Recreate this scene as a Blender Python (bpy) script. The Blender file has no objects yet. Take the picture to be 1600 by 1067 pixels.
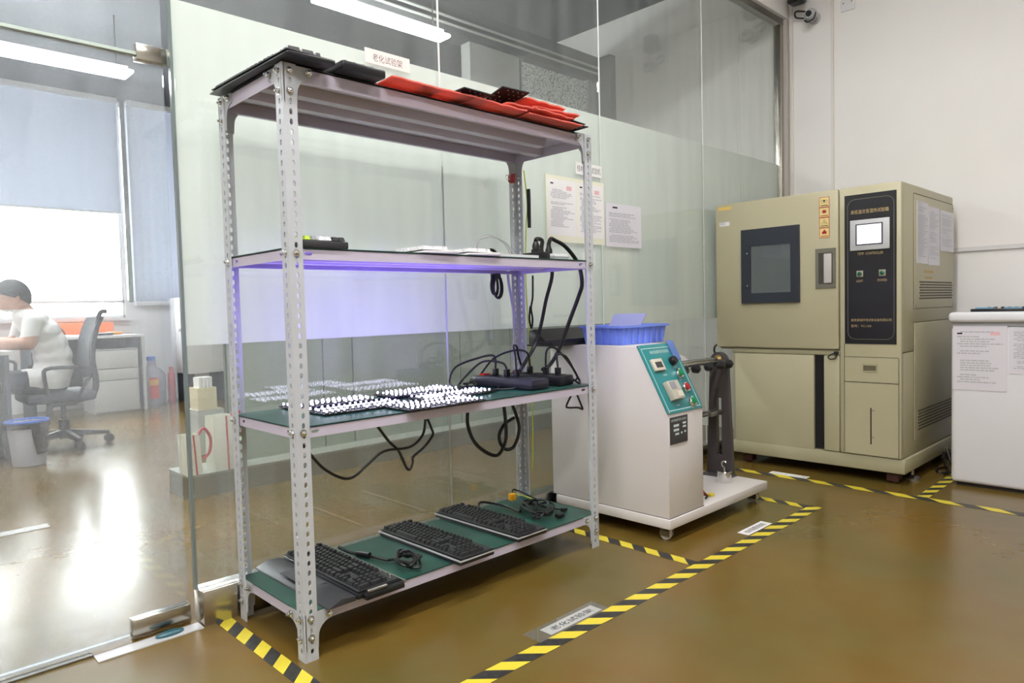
import bpy, bmesh, math, random
from mathutils import Vector, Matrix
random.seed(7)
PI = math.pi
S = 0.765            # plan units (rack height = 2.0) to metres
SC = bpy.context.scene
COL = SC.collection

# ------------------------------------------------------------------ camera
def set_camera():
    yaw, pitch, roll = .7698, -.0468, -.0258
    f = Vector((math.sin(yaw)*math.cos(pitch), math.cos(yaw)*math.cos(pitch), math.sin(pitch)))
    rt = Vector((math.cos(yaw), -math.sin(yaw), 0)); up = rt.cross(f)
    c, s = math.cos(roll), math.sin(roll)
    a = c*rt + s*up; b = -s*rt + c*up
    cd = bpy.data.cameras.new('camera'); cd.sensor_width = 36; cd.lens = 1093.98/1600*36
    cd.clip_start = .05; cd.clip_end = 100
    co = bpy.data.objects.new('camera', cd); COL.objects.link(co)
    m = Matrix((( a.x, b.x, -f.x), (a.y, b.y, -f.y), (a.z, b.z, -f.z))).to_4x4()
    m.translation = Vector((-1.0874, -2.1624, 1.1794))*S
    co.matrix_world = m
    SC.camera = co
set_camera()

# ------------------------------------------------------------------ world: bright overcast daylight outside the office windows
w = bpy.data.worlds.new('world'); SC.world = w; w.use_nodes = True
bg = w.node_tree.nodes['Background']; bg.inputs[0].default_value = (.97, .985, 1, 1); bg.inputs[1].default_value = 23.0

# ------------------------------------------------------------------ exposure
vs = SC.view_settings
vs.view_transform = 'Standard'; vs.look = 'None'; vs.gamma = 1; vs.use_curve_mapping = False
vs.exposure = 0.0
cy = SC.cycles
cy.max_bounces = 7; cy.diffuse_bounces = 3; cy.glossy_bounces = 3; cy.transmission_bounces = 4; cy.transparent_max_bounces = 14
cy.caustics_reflective = False; cy.caustics_refractive = False
PANEL_E = 58.0        # front room ceiling light strength
BATTEN_E = 60.0       # office batten lights
LED_E = 450.0          # keyboard key LEDs
LED_COL = (.25, .17, 1.0)

# ------------------------------------------------------------------ materials
def lin(c):
    o = []
    for v in c[:3]:
        v = v/255
        o.append(v/12.92 if v <= .04045 else ((v+.055)/1.055)**2.4)
    return (*o, 1)
MATS = {}
def mat(name, col, rough=.5, metal=0, spec=.5, var=0, vscale=6, bump=0, bscale=80, coat=0, trans=0, col2=None, detail=3):
    if name in MATS: return MATS[name]
    m = bpy.data.materials.new(name); m.use_nodes = True; MATS[name] = m
    nt = m.node_tree; p = nt.nodes['Principled BSDF']
    p.inputs['Base Color'].default_value = lin(col); p.inputs['Roughness'].default_value = rough
    p.inputs['Metallic'].default_value = metal; p.inputs['Specular IOR Level'].default_value = spec
    p.inputs['Coat Weight'].default_value = coat; p.inputs['Coat Roughness'].default_value = .05
    p.inputs['Transmission Weight'].default_value = trans
    if var or bump or col2:
        tc = nt.nodes.new('ShaderNodeTexCoord')
        n = nt.nodes.new('ShaderNodeTexNoise'); n.inputs['Scale'].default_value = vscale; n.inputs['Detail'].default_value = detail
        nt.links.new(tc.outputs['Object'], n.inputs['Vector'])
        mx = nt.nodes.new('ShaderNodeMix'); mx.data_type = 'RGBA'
        a = lin(col); b = lin(col2) if col2 else tuple(v*(1-var) for v in a[:3])+(1,)
        mx.inputs[6].default_value = a; mx.inputs[7].default_value = b
        rp = nt.nodes.new('ShaderNodeMapRange'); rp.inputs[1].default_value = .35; rp.inputs[2].default_value = .65
        nt.links.new(n.outputs[0], rp.inputs[0]); nt.links.new(rp.outputs[0], mx.inputs[0])
        nt.links.new(mx.outputs[2], p.inputs['Base Color'])
    if bump:
        n2 = nt.nodes.new('ShaderNodeTexNoise'); n2.inputs['Scale'].default_value = bscale
        nt.links.new(tc.outputs['Object'], n2.inputs['Vector'])
        bn = nt.nodes.new('ShaderNodeBump'); bn.inputs['Strength'].default_value = bump; bn.inputs['Distance'].default_value = .01
        nt.links.new(n2.outputs[0], bn.inputs['Height']); nt.links.new(bn.outputs[0], p.inputs['Normal'])
    return m
def emit(name, col, strength):
    m = bpy.data.materials.new(name); m.use_nodes = True; MATS[name] = m
    p = m.node_tree.nodes['Principled BSDF']
    p.inputs['Base Color'].default_value = (.8, .8, .8, 1)
    p.inputs['Emission Color'].default_value = (*col, 1); p.inputs['Emission Strength'].default_value = strength
    return m
def glass(name, tint=(.93, .97, .94), f0=.05, haze=0, hazecol=(.9, .93, .95), streak=False):
    """thin architectural sheet: straight-through transmission, Schlick reflection, optional surface haze"""
    m = bpy.data.materials.new(name); m.use_nodes = True; MATS[name] = m
    nt = m.node_tree; nt.nodes.clear(); N = nt.nodes.new; L = nt.links.new
    out = N('ShaderNodeOutputMaterial'); tr = N('ShaderNodeBsdfTransparent'); tr.inputs[0].default_value = (*tint, 1)
    gl = N('ShaderNodeBsdfGlossy'); gl.inputs['Roughness'].default_value = .0
    lw = N('ShaderNodeLayerWeight'); lw.inputs[0].default_value = .5
    pw = N('ShaderNodeMath'); pw.operation = 'POWER'; pw.inputs[1].default_value = 5; L(lw.outputs['Facing'], pw.inputs[0])
    mr = N('ShaderNodeMapRange'); mr.inputs[3].default_value = f0; L(pw.outputs[0], mr.inputs[0])
    base = tr.outputs[0]
    if haze:
        df = N('ShaderNodeBsdfDiffuse'); df.inputs[0].default_value = (*hazecol, 1)
        tl = N('ShaderNodeBsdfTranslucent'); tl.inputs[0].default_value = (*hazecol, 1)
        m2 = N('ShaderNodeMixShader'); m2.inputs[0].default_value = .6; L(df.outputs[0], m2.inputs[1]); L(tl.outputs[0], m2.inputs[2])
        m1 = N('ShaderNodeMixShader'); L(tr.outputs[0], m1.inputs[1]); L(m2.outputs[0], m1.inputs[2]); m1.inputs[0].default_value = haze
        if streak:
            tc = N('ShaderNodeTexCoord'); mp = N('ShaderNodeMapping'); mp.inputs['Scale'].default_value = (9, 9, .9)
            L(tc.outputs['Object'], mp.inputs[0]); nz = N('ShaderNodeTexNoise'); nz.inputs['Scale'].default_value = 1.6; nz.inputs['Detail'].default_value = 5
            L(mp.outputs[0], nz.inputs['Vector']); r2 = N('ShaderNodeMapRange'); r2.inputs[1].default_value = .3; r2.inputs[2].default_value = .75
            r2.inputs[3].default_value = haze*.55; r2.inputs[4].default_value = haze*1.6; L(nz.outputs[0], r2.inputs[0]); L(r2.outputs[0], m1.inputs[0])
        base = m1.outputs[0]
    mx = N('ShaderNodeMixShader'); L(mr.outputs[0], mx.inputs[0]); L(base, mx.inputs[1]); L(gl.outputs[0], mx.inputs[2]); L(mx.outputs[0], out.inputs[0])
    return m
def sheer(name, col, tl_frac=.5, tcol=None, clear=0):
    m = bpy.data.materials.new(name); m.use_nodes = True; MATS[name] = m
    nt = m.node_tree; nt.nodes.clear(); N = nt.nodes.new; L = nt.links.new
    out = N('ShaderNodeOutputMaterial'); d = N('ShaderNodeBsdfDiffuse'); t = N('ShaderNodeBsdfTranslucent')
    d.inputs[0].default_value = lin(col); t.inputs[0].default_value = lin(tcol or col)
    mx = N('ShaderNodeMixShader'); mx.inputs[0].default_value = tl_frac
    L(d.outputs[0], mx.inputs[1]); L(t.outputs[0], mx.inputs[2]); o = mx.outputs[0]
    if clear:
        tr = N('ShaderNodeBsdfTransparent'); m2 = N('ShaderNodeMixShader'); m2.inputs[0].default_value = clear
        L(o, m2.inputs[1]); L(tr.outputs[0], m2.inputs[2]); o = m2.outputs[0]
    L(o, out.inputs[0])
    return m

white_wall = mat('white wall paint', (243, 241, 238), .55, var=.03, vscale=2, bump=.02, bscale=120)
grey_wall = mat('pale grey wall', (196, 199, 194), .6, var=.04, vscale=2)
dark_ceil = mat('dark grey ceiling', (92, 95, 100), .7, var=.1, vscale=2)
steel = mat('brushed steel', (190, 186, 176), .22, metal=1, var=.08, vscale=30)
steel_dark = mat('dull steel', (150, 148, 142), .35, metal=1, var=.1, vscale=20)
chrome = mat('chrome', (225, 225, 225), .12, metal=1)
post_paint = mat('grey white rack enamel', (198, 202, 208), .38, var=.04, vscale=14)
lip_paint = mat('lilac white rack enamel', (203, 196, 214), .42, var=.04, vscale=9)
mat_green = mat('dark green shelf mat', (37, 79, 69), .32, var=.15, vscale=10)
edge_black = mat('black rubber edge', (22, 22, 24), .6)
black_plastic = mat('black plastic', (24, 24, 27), .35, var=.1, vscale=30)
dark_plastic = mat('charcoal plastic', (52, 52, 56), .45, var=.08, vscale=30)
key_black = mat('black keycap', (33, 33, 36), .42)
key_white = mat('white keycap', (225, 225, 228), .4)
key_green = mat('lime keycap', (190, 220, 60), .4)
key_grey = mat('grey keycap', (150, 152, 155), .4)
white_plastic = mat('white plastic', (226, 226, 228), .35)
cable_black = mat('black cable', (17, 17, 19), .45)
cable_white = mat('white cable', (220, 220, 222), .45)
cable_grey = mat('pale cable', (178, 176, 190), .45)
cable_yellow = mat('yellow green cable', (196, 210, 80), .45)
cable_red = mat('red cable', (190, 30, 36), .45)
paper = mat('white paper', (240, 239, 238), .7)
paper_cream = mat('cream paper', (236, 236, 214), .7)
paper_pink = mat('pink tinted paper', (240, 228, 222), .7)
ink = mat('black ink', (40, 40, 44), .7)
ink_grey = mat('grey print', (190, 190, 197), .7)
ink_red = mat('red stamp', (234, 186, 192), .7)
ink_gold = mat('gold print', (196, 170, 120), .45)
ink_white = mat('white print', (215, 235, 232), .5)
beige = mat('beige enamel', (184, 178, 148), .38, var=.05, vscale=3, bump=.01)
beige_dk = mat('beige enamel frame', (174, 168, 138), .4, var=.06, vscale=4)
dark_gap = mat('black shadow gap', (12, 12, 13), .8)
panel_black = mat('black panel', (27, 27, 31), .3)
win_frame = mat('dark blue grey window gasket', (38, 44, 54), .45)
greybrown = mat('grey metal recess', (112, 110, 98), .45)
silver_trim = mat('silver trim', (214, 214, 218), .3, metal=.4)
machine_white = mat('grey white machine enamel', (222, 217, 214), .33, var=.02, vscale=4)
teal = mat('teal control panel', (46, 134, 138), .3)
stand_grey = mat('dark grey stand plate', (72, 66, 66), .4, var=.08)
freezer_white = mat('white freezer enamel', (232, 233, 237), .25)
red_plastic = mat('red plastic', (190, 30, 34), .35)
green_btn = mat('green button', (20, 130, 80), .3)
red_btn = mat('red button', (170, 30, 40), .3)
foam_red = sheer('red foam sheet', (243, 138, 126), .35, (248, 136, 124))
skin = mat('skin', (196, 150, 128), .5)
shirt = mat('white cotton', (228, 226, 224), .8)
trousers = mat('dark blue trousers', (48, 54, 68), .8)
hair = mat('black hair', (34, 38, 42), .6, bump=.4, bscale=60)
mesh_fabric = mat('black office chair fabric', (40, 44, 52), .7)

def floor_mat():
    m = bpy.data.materials.new('glossy ochre epoxy floor'); m.use_nodes = True
    nt = m.node_tree; p = nt.nodes['Principled BSDF']; N = nt.nodes.new; L = nt.links.new
    tc = N('ShaderNodeTexCoord')
    n1 = N('ShaderNodeTexNoise'); n1.inputs['Scale'].default_value = 1.5; n1.inputs['Detail'].default_value = 5; n1.inputs['Roughness'].default_value = .55
    n2 = N('ShaderNodeTexNoise'); n2.inputs['Scale'].default_value = 6; n2.inputs['Detail'].default_value = 6
    L(tc.outputs['Object'], n1.inputs['Vector']); L(tc.outputs['Object'], n2.inputs['Vector'])
    r1 = N('ShaderNodeValToRGB'); r1.color_ramp.elements[0].position = .35; r1.color_ramp.elements[1].position = .66
    r1.color_ramp.elements[0].color = lin((124, 94, 38)); r1.color_ramp.elements[1].color = lin((104, 92, 46))
    L(n1.outputs[0], r1.inputs[0])
    mx = N('ShaderNodeMix'); mx.data_type = 'RGBA'; mx.blend_type = 'MULTIPLY'; mx.inputs[0].default_value = .35
    r2 = N('ShaderNodeValToRGB'); r2.color_ramp.elements[0].position = .3; r2.color_ramp.elements[1].position = .7
    r2.color_ramp.elements[0].color = (.62, .6, .55, 1); r2.color_ramp.elements[1].color = (1, 1, 1, 1)
    L(n2.outputs[0], r2.inputs[0]); L(r1.outputs[0], mx.inputs[6]); L(r2.outputs[0], mx.inputs[7]); L(mx.outputs[2], p.inputs['Base Color'])
    p.inputs['Roughness'].default_value = .16; p.inputs['Specular IOR Level'].default_value = .55
    n3 = N('ShaderNodeTexNoise'); n3.inputs['Scale'].default_value = 3; n3.inputs['Detail'].default_value = 3; L(tc.outputs['Object'], n3.inputs['Vector'])
    mr = N('ShaderNodeMapRange'); mr.inputs[3].default_value = .15; mr.inputs[4].default_value = .30; L(n3.outputs[0], mr.inputs[0]); L(mr.outputs[0], p.inputs['Roughness'])
    n4 = N('ShaderNodeTexNoise'); n4.inputs['Scale'].default_value = 9; L(tc.outputs['Object'], n4.inputs['Vector'])
    bp = N('ShaderNodeBump'); bp.inputs['Strength'].default_value = .05; bp.inputs['Distance'].default_value = .02; L(n4.outputs[0], bp.inputs['Height']); L(bp.outputs[0], p.inputs['Normal'])
    return m
floor_m = floor_mat()
pane_m = glass('clear green tinted glass', (.965, .981, .968), .07, .05, streak=True)
door_m = glass('dusty glass with flare haze', (.95, .965, .96), .05, .10, (.86, .9, .96), streak=True)  # pale haze: partly dirt, mostly lens flare from the bright window put into the glass
frost_m = sheer('frosted film', (242, 244, 240), .60, (250, 252, 249))
win_m = glass('office window glass', (.96, .98, .98), .05)
inner_m = glass('inner partition glass', (.80, .87, .82), .06, .30, (.62, .68, .64))

# ------------------------------------------------------------------ mesh helpers (all sizes in plan units)
class MB:
    def __init__(s): s.v = []; s.f = []; s.mi = []
    def add(s, vs, fs, mi=0):
        n = len(s.v); s.v += [tuple(v) for v in vs]; s.f += [tuple(i+n for i in f) for f in fs]; s.mi += [mi]*len(fs); return s
    def box(s, x0, x1, y0, y1, z0, z1, mi=0):
        return s.add([(x0,y0,z0),(x1,y0,z0),(x1,y1,z0),(x0,y1,z0),(x0,y0,z1),(x1,y0,z1),(x1,y1,z1),(x0,y1,z1)],
                     [(0,3,2,1),(4,5,6,7),(0,1,5,4),(1,2,6,5),(2,3,7,6),(3,0,4,7)], mi)
    def frustum(s, c, w0, d0, w1, d1, h, mi=0):
        x, y, z = c; a, b, e, g = w0/2, d0/2, w1/2, d1/2
        return s.add([(x-a,y-b,z),(x+a,y-b,z),(x+a,y+b,z),(x-a,y+b,z),(x-e,y-g,z+h),(x+e,y-g,z+h),(x+e,y+g,z+h),(x-e,y+g,z+h)],
                     [(0,3,2,1),(4,5,6,7),(0,1,5,4),(1,2,6,5),(2,3,7,6),(3,0,4,7)], mi)
    def prism(s, poly, axis, a, b, mi=0):
        """polygon in the two other axes (cyclic order), extruded from a to b along axis"""
        n = len(poly); vs = []
        for t in (a, b):
            for (p, q) in poly:
                vs.append({0: (t, p, q), 1: (p, t, q), 2: (p, q, t)}[axis])
        fs = [tuple(range(n-1, -1, -1)), tuple(range(n, 2*n))] + [(i, (i+1) % n, n+(i+1) % n, n+i) for i in range(n)]
        return s.add(vs, fs, mi)
    def tube(s, pts, r, seg=8, mi=0, smooth=4, closed=False):
        pts = [Vector(p) for p in pts]
        if smooth > 1 and len(pts) > 2: pts = catmull(pts, smooth)
        n = len(pts); vs = []; fs = []; nrm = None
        for i, p in enumerate(pts):
            t = (pts[min(i+1, n-1)] - pts[max(i-1, 0)])
            if t.length < 1e-9: t = Vector((0, 0, 1))
            t.normalize()
            if nrm is None: nrm = t.orthogonal().normalized()
            nrm = (nrm - t*nrm.dot(t))
            nrm = nrm.normalized() if nrm.length > 1e-6 else t.orthogonal().normalized()
            bn = t.cross(nrm); rr = r[i*len(r)//n] if isinstance(r, (list, tuple)) else r
            for k in range(seg):
                a = 2*PI*k/seg; vs.append(p + (nrm*math.cos(a) + bn*math.sin(a))*rr)
        for i in range(n-1):
            for k in range(seg):
                fs.append((i*seg+k, i*seg+(k+1) % seg, (i+1)*seg+(k+1) % seg, (i+1)*seg+k))
        fs += [tuple(range(seg-1, -1, -1)), tuple(range((n-1)*seg, n*seg))]
        return s.add(vs, fs, mi)
    def lathe(s, c, prof, seg=20, axis=2, mi=0, sx=1, sy=1):
        """profile of (radius, height) turned about an axis through c"""
        vs = []; fs = []; n = len(prof)
        for (r, h) in prof:
            for k in range(seg):
                a = 2*PI*k/seg; p, q = r*math.cos(a)*sx, r*math.sin(a)*sy
                o = {2: (p, q, h), 0: (h, p, q), 1: (q, h, p)}[axis]
                vs.append((c[0]+o[0], c[1]+o[1], c[2]+o[2]))
        for i in range(n-1):
            for k in range(seg):
                fs.append((i*seg+k, i*seg+(k+1) % seg, (i+1)*seg+(k+1) % seg, (i+1)*seg+k))
        fs += [tuple(range(seg-1, -1, -1)), tuple(range((n-1)*seg, n*seg))]
        return s.add(vs, fs, mi)
    def build(s, name, m, parent=None, bevel=0, seg=2, local=False, angle=40, **tags):
        off = Vector((0, 0, 0)) if (local or parent is None) else ORG.get(parent.name, Vector((0, 0, 0)))
        me = bpy.data.meshes.new(name)
        me.from_pydata([((v[0]-off.x)*S, (v[1]-off.y)*S, (v[2]-off.z)*S) for v in s.v], [], s.f)
        ms = m if isinstance(m, (list, tuple)) else [m]
        for q in ms: me.materials.append(q)
        if len(ms) > 1: me.polygons.foreach_set('material_index', s.mi)
        bm = bmesh.new(); bm.from_mesh(me)
        if bevel:
            es = [e for e in bm.edges if len(e.link_faces) == 2 and e.calc_face_angle(0) > .5]
            bmesh.ops.bevel(bm, geom=es, offset=bevel*S, segments=seg, profile=.5, affect='EDGES', clamp_overlap=True)
        bmesh.ops.recalc_face_normals(bm, faces=bm.faces)
        bm.to_mesh(me); bm.free()
        return link(name, me, parent, **tags)
def link(name, me, parent=None, **tags):
    me.polygons.foreach_set('use_smooth', [True]*len(me.polygons))
    me.set_sharp_from_angle(angle=math.radians(40))
    o = bpy.data.objects.new(name, me); COL.objects.link(o)
    if parent is not None:
        o.parent = parent; ORG[o.name] = ORG.get(parent.name, Vector((0, 0, 0)))
    for k, v in tags.items(): o[{'cat': 'category'}.get(k, k)] = v
    return o
ORG = {}
def catmull(p, n):
    out = []
    for i in range(len(p)-1):
        p0 = p[max(i-1, 0)]; p1 = p[i]; p2 = p[i+1]; p3 = p[min(i+2, len(p)-1)]
        for k in range(n):
            t = k/n
            out.append(.5*((2*p1) + (p2-p0)*t + (2*p0-5*p1+4*p2-p3)*t*t + (3*p1-p0-3*p2+p3)*t**3))
    out.append(p[-1]); return out
def thing(name, label, cat, loc=(0, 0, 0), rotz=0, group=None, kind=None):
    o = bpy.data.objects.new(name, None); COL.objects.link(o); o.empty_display_size = .05
    o.location = Vector(loc)*S; o.rotation_euler = (0, 0, rotz)
    o['label'] = label
    if cat: o['category'] = cat
    if group: o['group'] = group
    if kind: o['kind'] = kind
    ORG[o.name] = Vector(loc); return o
def dup(root, loc=None, rotz=None, parent=None, **tags):
    r = root.copy(); COL.objects.link(r)
    if parent is not None: r.parent = parent
    if loc is not None: r.location = Vector(loc)*S
    if rotz is not None: r.rotation_euler = (0, 0, rotz)
    for k, v in tags.items(): r[{'cat': 'category'}.get(k, k)] = v
    for ch in root.children: dup(ch, parent=r)
    return r
def B(x0, x1, y0, y1, z0, z1): return MB().box(x0, x1, y0, y1, z0, z1)
def lettering(body, m, parent, origin, right, up, width, height=None, name='lettering', align='L', local=False):
    """flat printed characters: origin = lower-left corner, in plan units"""
    cu = bpy.data.curves.new('txt', 'FONT'); cu.body = body; cu.size = 1; cu.resolution_u = 2
    ob = bpy.data.objects.new('txt', cu); COL.objects.link(ob)
    bpy.context.view_layer.update()
    me0 = bpy.data.meshes.new_from_object(ob.evaluated_get(bpy.context.evaluated_depsgraph_get()))
    vs = [v.co.copy() for v in me0.vertices]; fs = [tuple(p.vertices) for p in me0.polygons]
    bpy.data.objects.remove(ob); bpy.data.curves.remove(cu); bpy.data.meshes.remove(me0)
    if not vs: return None
    x0 = min(v.x for v in vs); x1 = max(v.x for v in vs); y0 = min(v.y for v in vs); y1 = max(v.y for v in vs)
    sx = width/max(x1-x0, 1e-6); sy = height/max(y1-y0, 1e-6) if height else sx
    o = Vector(origin); r = Vector(right); u = Vector(up)
    mb = MB(); mb.add([o + r*((v.x-x0)*sx) + u*((v.y-y0)*sy) for v in vs], fs)
    off = Vector((0, 0, 0)) if local else ORG.get(parent.name, Vector((0, 0, 0)))
    me = bpy.data.meshes.new(name); me.from_pydata([((Vector(v)-off)*S)[:] for v in mb.v], [], mb.f); me.materials.append(m)
    return link(name, me, parent)
def printed(parent, origin, right, up, w, h, lines=24, m=None, seed=0, n=None, name='print', blocks=True):
    """rows of small printed words on a page"""
    rd = random.Random(seed); mb = MB(); o = Vector(origin); r = Vector(right); u = Vector(up)
    nn = r.cross(u)*.0006
    for i in range(lines):
        y = h*(.90 - .82*i/lines)
        if rd.random() < .12: continue
        x = .08 + (.0 if rd.random() < .6 else .06); end = rd.uniform(.45, .92)
        while x < end:
            ww = rd.uniform(.03, .12); a = o + r*(x*w) + u*y + nn; hh = h*.42/lines
            p = [a, a+r*(min(ww, .93-x)*w), a+r*(min(ww, .93-x)*w)+u*hh, a+u*hh]
            mb.add(p, [(0, 1, 2, 3)]); x += ww+.015
    if mb.v: mb.build(name, m or ink_grey, parent, kind='stuff')

# ------------------------------------------------------------------ setting
GY = .60                                    # plane of the glass wall
XR = 4.95                                   # right wall
ZC = 4.17                                   # ceiling
B(-5, XR, -6.5, 9.6, -.1, 0).build('floor', floor_m, kind='structure', label='glossy ochre brown epoxy floor through both rooms')
B(XR, XR+.15, -6.5, 9.6, 0, ZC).build('wall_right', white_wall, kind='structure', label='plain white wall behind the climate chamber')
B(-5, XR, -6.65, -6.5, 0, ZC).build('wall_front', white_wall, kind='structure', label='white wall behind the viewer')
B(-5.15, -5, -6.5, 9.6, 0, ZC).build('wall_left', white_wall, kind='structure', label='white wall at the far left')
B(-5, XR, -6.5, GY-.06, ZC, ZC+.1).build('ceiling', mat('front ceiling paint', (205, 205, 203), .7), kind='structure', label='pale ceiling of the test room')
B(-5, XR, GY-.06, 9.6, ZC, ZC+.1).build('ceiling_office', dark_ceil, kind='structure', label='grey ceiling of the office behind the glass')
B(-5, XR, GY-.06, GY+.06, 3.60, ZC).build('wall_bulkhead', white_wall, kind='structure', label='white strip of wall above the glass partition')
B(-5, -2.6, GY-.06, GY+.06, 0, 3.6).build('wall_glass_end', white_wall, kind='structure', label='white wall left of the glass door')
# back wall of the office with two window openings
bw = MB()
bw.box(-5, -2.2, 8.6, 8.75, 0, ZC).box(-2.2, 1.86, 8.6, 8.75, 0, 1.18).box(1.86, 2.75, 8.6, 8.75, 0, 1.38).box(1.86, 1.98, 8.6, 8.75, 1.38, ZC).box(2.75, XR, 8.6, 8.75, 0, ZC)
bw.build('wall_back', mat('office wall paint', (226, 226, 228), .6), kind='structure', label='office back wall below and beside the windows')
for n, (x0, x1, zs) in enumerate(((-2.2, 1.86, 1.18), (1.98, 2.75, 1.38))):
    t = thing('window_%d' % (n+1), ('wide bright office window under half lowered blind', 'narrow office window covered by full blind')[n], None, (x0, 8.62, zs), kind='structure')
    f = MB(); xs = [x0, x1] if n else [x0, x0+1.25, x0+2.2, x1]
    for x in xs: f.box(max(x-.03, x0), min(x+.03, x1), 8.62, 8.68, zs, ZC)
    f.box(x0, x1, 8.62, 8.68, zs, zs+.05); f.box(x0, x1, 8.62, 8.68, 4.1, ZC)
    if n == 0: f.box(x0, x1, 8.62, 8.68, 1.40, 1.44)
    f.build('window_frame', white_plastic, t)
    for i in range(len(xs)-1): B(xs[i]+.03, xs[i+1]-.03, 8.645, 8.652, zs+.05, 4.1).build('pane', win_m, t)
    B(x0, x1, 8.5, 8.62, zs-.02, zs+.02).build('window_sill', white_plastic, t)
blind_m = sheer('slate blue blind fabric', (172, 175, 184), .5, (160, 163, 171))
for (x0, x1, z0, lab) in ((-2.2, 1.83, 2.62, 'half lowered slate blue roller blind above the bright window'), (1.96, 2.72, 1.40, 'fully lowered narrow slate blue roller blind above water bottle')):
    t = thing('roller_blind', lab, 'blind', ((x0+x1)/2, 8.47, z0), group='office window blinds')
    mb = MB(); n = 26; vs = []; fs = []
    for i in range(n+1):
        x = x0+(x1-x0)*i/n; y = 8.47 + .003*math.sin(i*1.7)
        vs += [(x, y, z0), (x, y, 4.16), (x, y+.004, z0), (x, y+.004, 4.16)]
    for i in range(n):
        a = 4*i; b = a+4; fs += [(a, b, b+1, a+1), (b+2, a+2, a+3, b+3), (a, a+2, b+2, b)]
    mb.add(vs, fs).build('fabric', blind_m, t)
    MB().tube([(x0, 8.47, z0), (x1, 8.47, z0)], .014, 8, smooth=1).build('bottom_rail', white_plastic, t)
    B(x0, x1, 8.42, 8.52, 4.10, 4.165).build('cassette', white_plastic, t)
t = thing('trim_1', 'bright vertical steel trim between the two blinds', None, (1.9, 8.45, 1.4), kind='structure')
B(1.865, 1.925, 8.44, 8.5, 1.40, 4.16).build('profile', chrome, t)

# office inner partition (behind the frosted band) on a low metal plinth
t = thing('wall_inner', 'grey green inner partition on a low metal plinth behind the glass', None, (.5, 2.6, 0), kind='structure')
B(.5, XR, 2.50, 2.85, 0, .14).build('plinth', mat('grey metal plinth', (150, 152, 142), .35, metal=.6), t)
B(.5, XR, 2.495, 2.86, .14, .155).build('plinth_cap', mat('plinth cap', (158, 162, 152), .4), t)
xs = [.92, 1.60, 1.86, 2.82, 2.97, 3.6]
edges = [.86]+xs+[XR]
panel_m = mat('grey green partition panel', (148, 158, 146), .4, var=.06, vscale=3)
for a, b in zip(edges[:-1], edges[1:]):
    B(a+.006, b-.006, 2.70, 2.73, .155, 3.2).build('panel', panel_m, t)
for x in edges[:-1]: B(x-.006, x+.006, 2.705, 2.735, .155, 3.2).build('joint', mat('grey joint', (92, 98, 92), .5), t)
t = thing('wall_beam', 'dark grey beam over the crackled glass window', None, (2, 2.6, 3.5), kind='structure')
B(-.2, XR, 2.55, 2.75, 3.56, 3.80).build('beam', mat('beam paint', (104, 106, 106), .6), t)
B(3.1, 3.74, 2.60, 2.72, 3.2, 3.56).build('wall_piece', grey_wall, t)
MB().tube([(-.2, 2.5, 3.60), (4.8, 2.5, 3.60)], .012, 8, smooth=1).tube([(-.2, 2.5, 3.66), (4.8, 2.5, 3.66)], .012, 8, smooth=1).build('conduit', grey_wall, t)
t = thing('window_3', 'crackled sparkling glass window high behind the partition', None, (4.3, 2.6, 3.2), kind='structure')
def crackle():
    m = bpy.data.materials.new('crackled glass'); m.use_nodes = True; nt = m.node_tree; p = nt.nodes['Principled BSDF']; N = nt.nodes.new; L = nt.links.new
    tc = N('ShaderNodeTexCoord'); v = N('ShaderNodeTexVoronoi'); v.inputs['Scale'].default_value = 115; L(tc.outputs['Object'], v.inputs['Vector'])
    r = N('ShaderNodeValToRGB'); r.color_ramp.elements[0].position = .12; r.color_ramp.elements[1].position = .55
    r.color_ramp.elements[0].color = lin((150, 160, 150)); r.color_ramp.elements[1].color = lin((252, 254, 252))
    sp = N('ShaderNodeSeparateColor'); L(v.outputs['Color'], sp.inputs[0]); L(sp.outputs[0], r.inputs[0]); L(r.outputs[0], p.inputs['Base Color'])
    bp = N('ShaderNodeBump'); bp.inputs['Strength'].default_value = 1; L(sp.outputs[1], bp.inputs['Height']); L(bp.outputs[0], p.inputs['Normal'])
    p.inputs['Roughness'].default_value = .12; return m
B(3.76, 4.74, 2.62, 2.65, 2.6, 3.54).build('pane', crackle(), t)
B(3.72, 3.76, 2.6, 2.68, 2.6, 3.56).build('window_frame', grey_wall, t); B(4.74, 4.80, 2.6, 2.68, 2.6, 3.56).build('window_frame', grey_wall, t)
B(4.86, XR, 2.4, 2.85, .155, 3.80).build('wall_pilaster', mat('pilaster paint', (150, 152, 148), .6), kind='structure', label='grey pilaster at the end of the inner partition')

# glass wall
gw = thing('wall_glass', 'tall glass partition with a frosted band behind the rack', None, (-.13, GY, 0), kind='structure')
JX = [-.13, 1.13, 2.39, 3.60, 4.86]
for i in range(4):
    a, b = JX[i]+.004, JX[i+1]-.004
    p = B(a, b, GY-.006, GY+.006, .13, 3.55).build('pane', pane_m, gw)
    B(JX[i]+.0003, JX[i+1]-.0003, GY+.0078, GY+.0092, 1.07, 2.365).build('frosted_film', frost_m, p)
edge_m = mat('polished glass edge', (196, 210, 200), .15)
for x in JX[1:4]: B(x-.0055, x+.0055, GY-.0074, GY-.0061, .136, 3.544).build('joint', mat('clear silicone', (222, 228, 222), .3), gw)
B(-.13, XR-.01, GY-.055, GY+.04, 0, .135).build('base_channel', steel, gw, bevel=.003)
B(-.13, XR-.01, GY-.03, GY+.03, 3.545, 3.60).build('top_channel', steel_dark, gw)
B(4.845, 4.90, GY-.03, GY+.03, .135, 3.545).build('end_channel', steel, gw, bevel=.003)
B(4.90, XR-.001, GY-.06, GY+.06, .135, 3.60).build('end_post', mat('post paint', (205, 200, 192), .5), gw)
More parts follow.
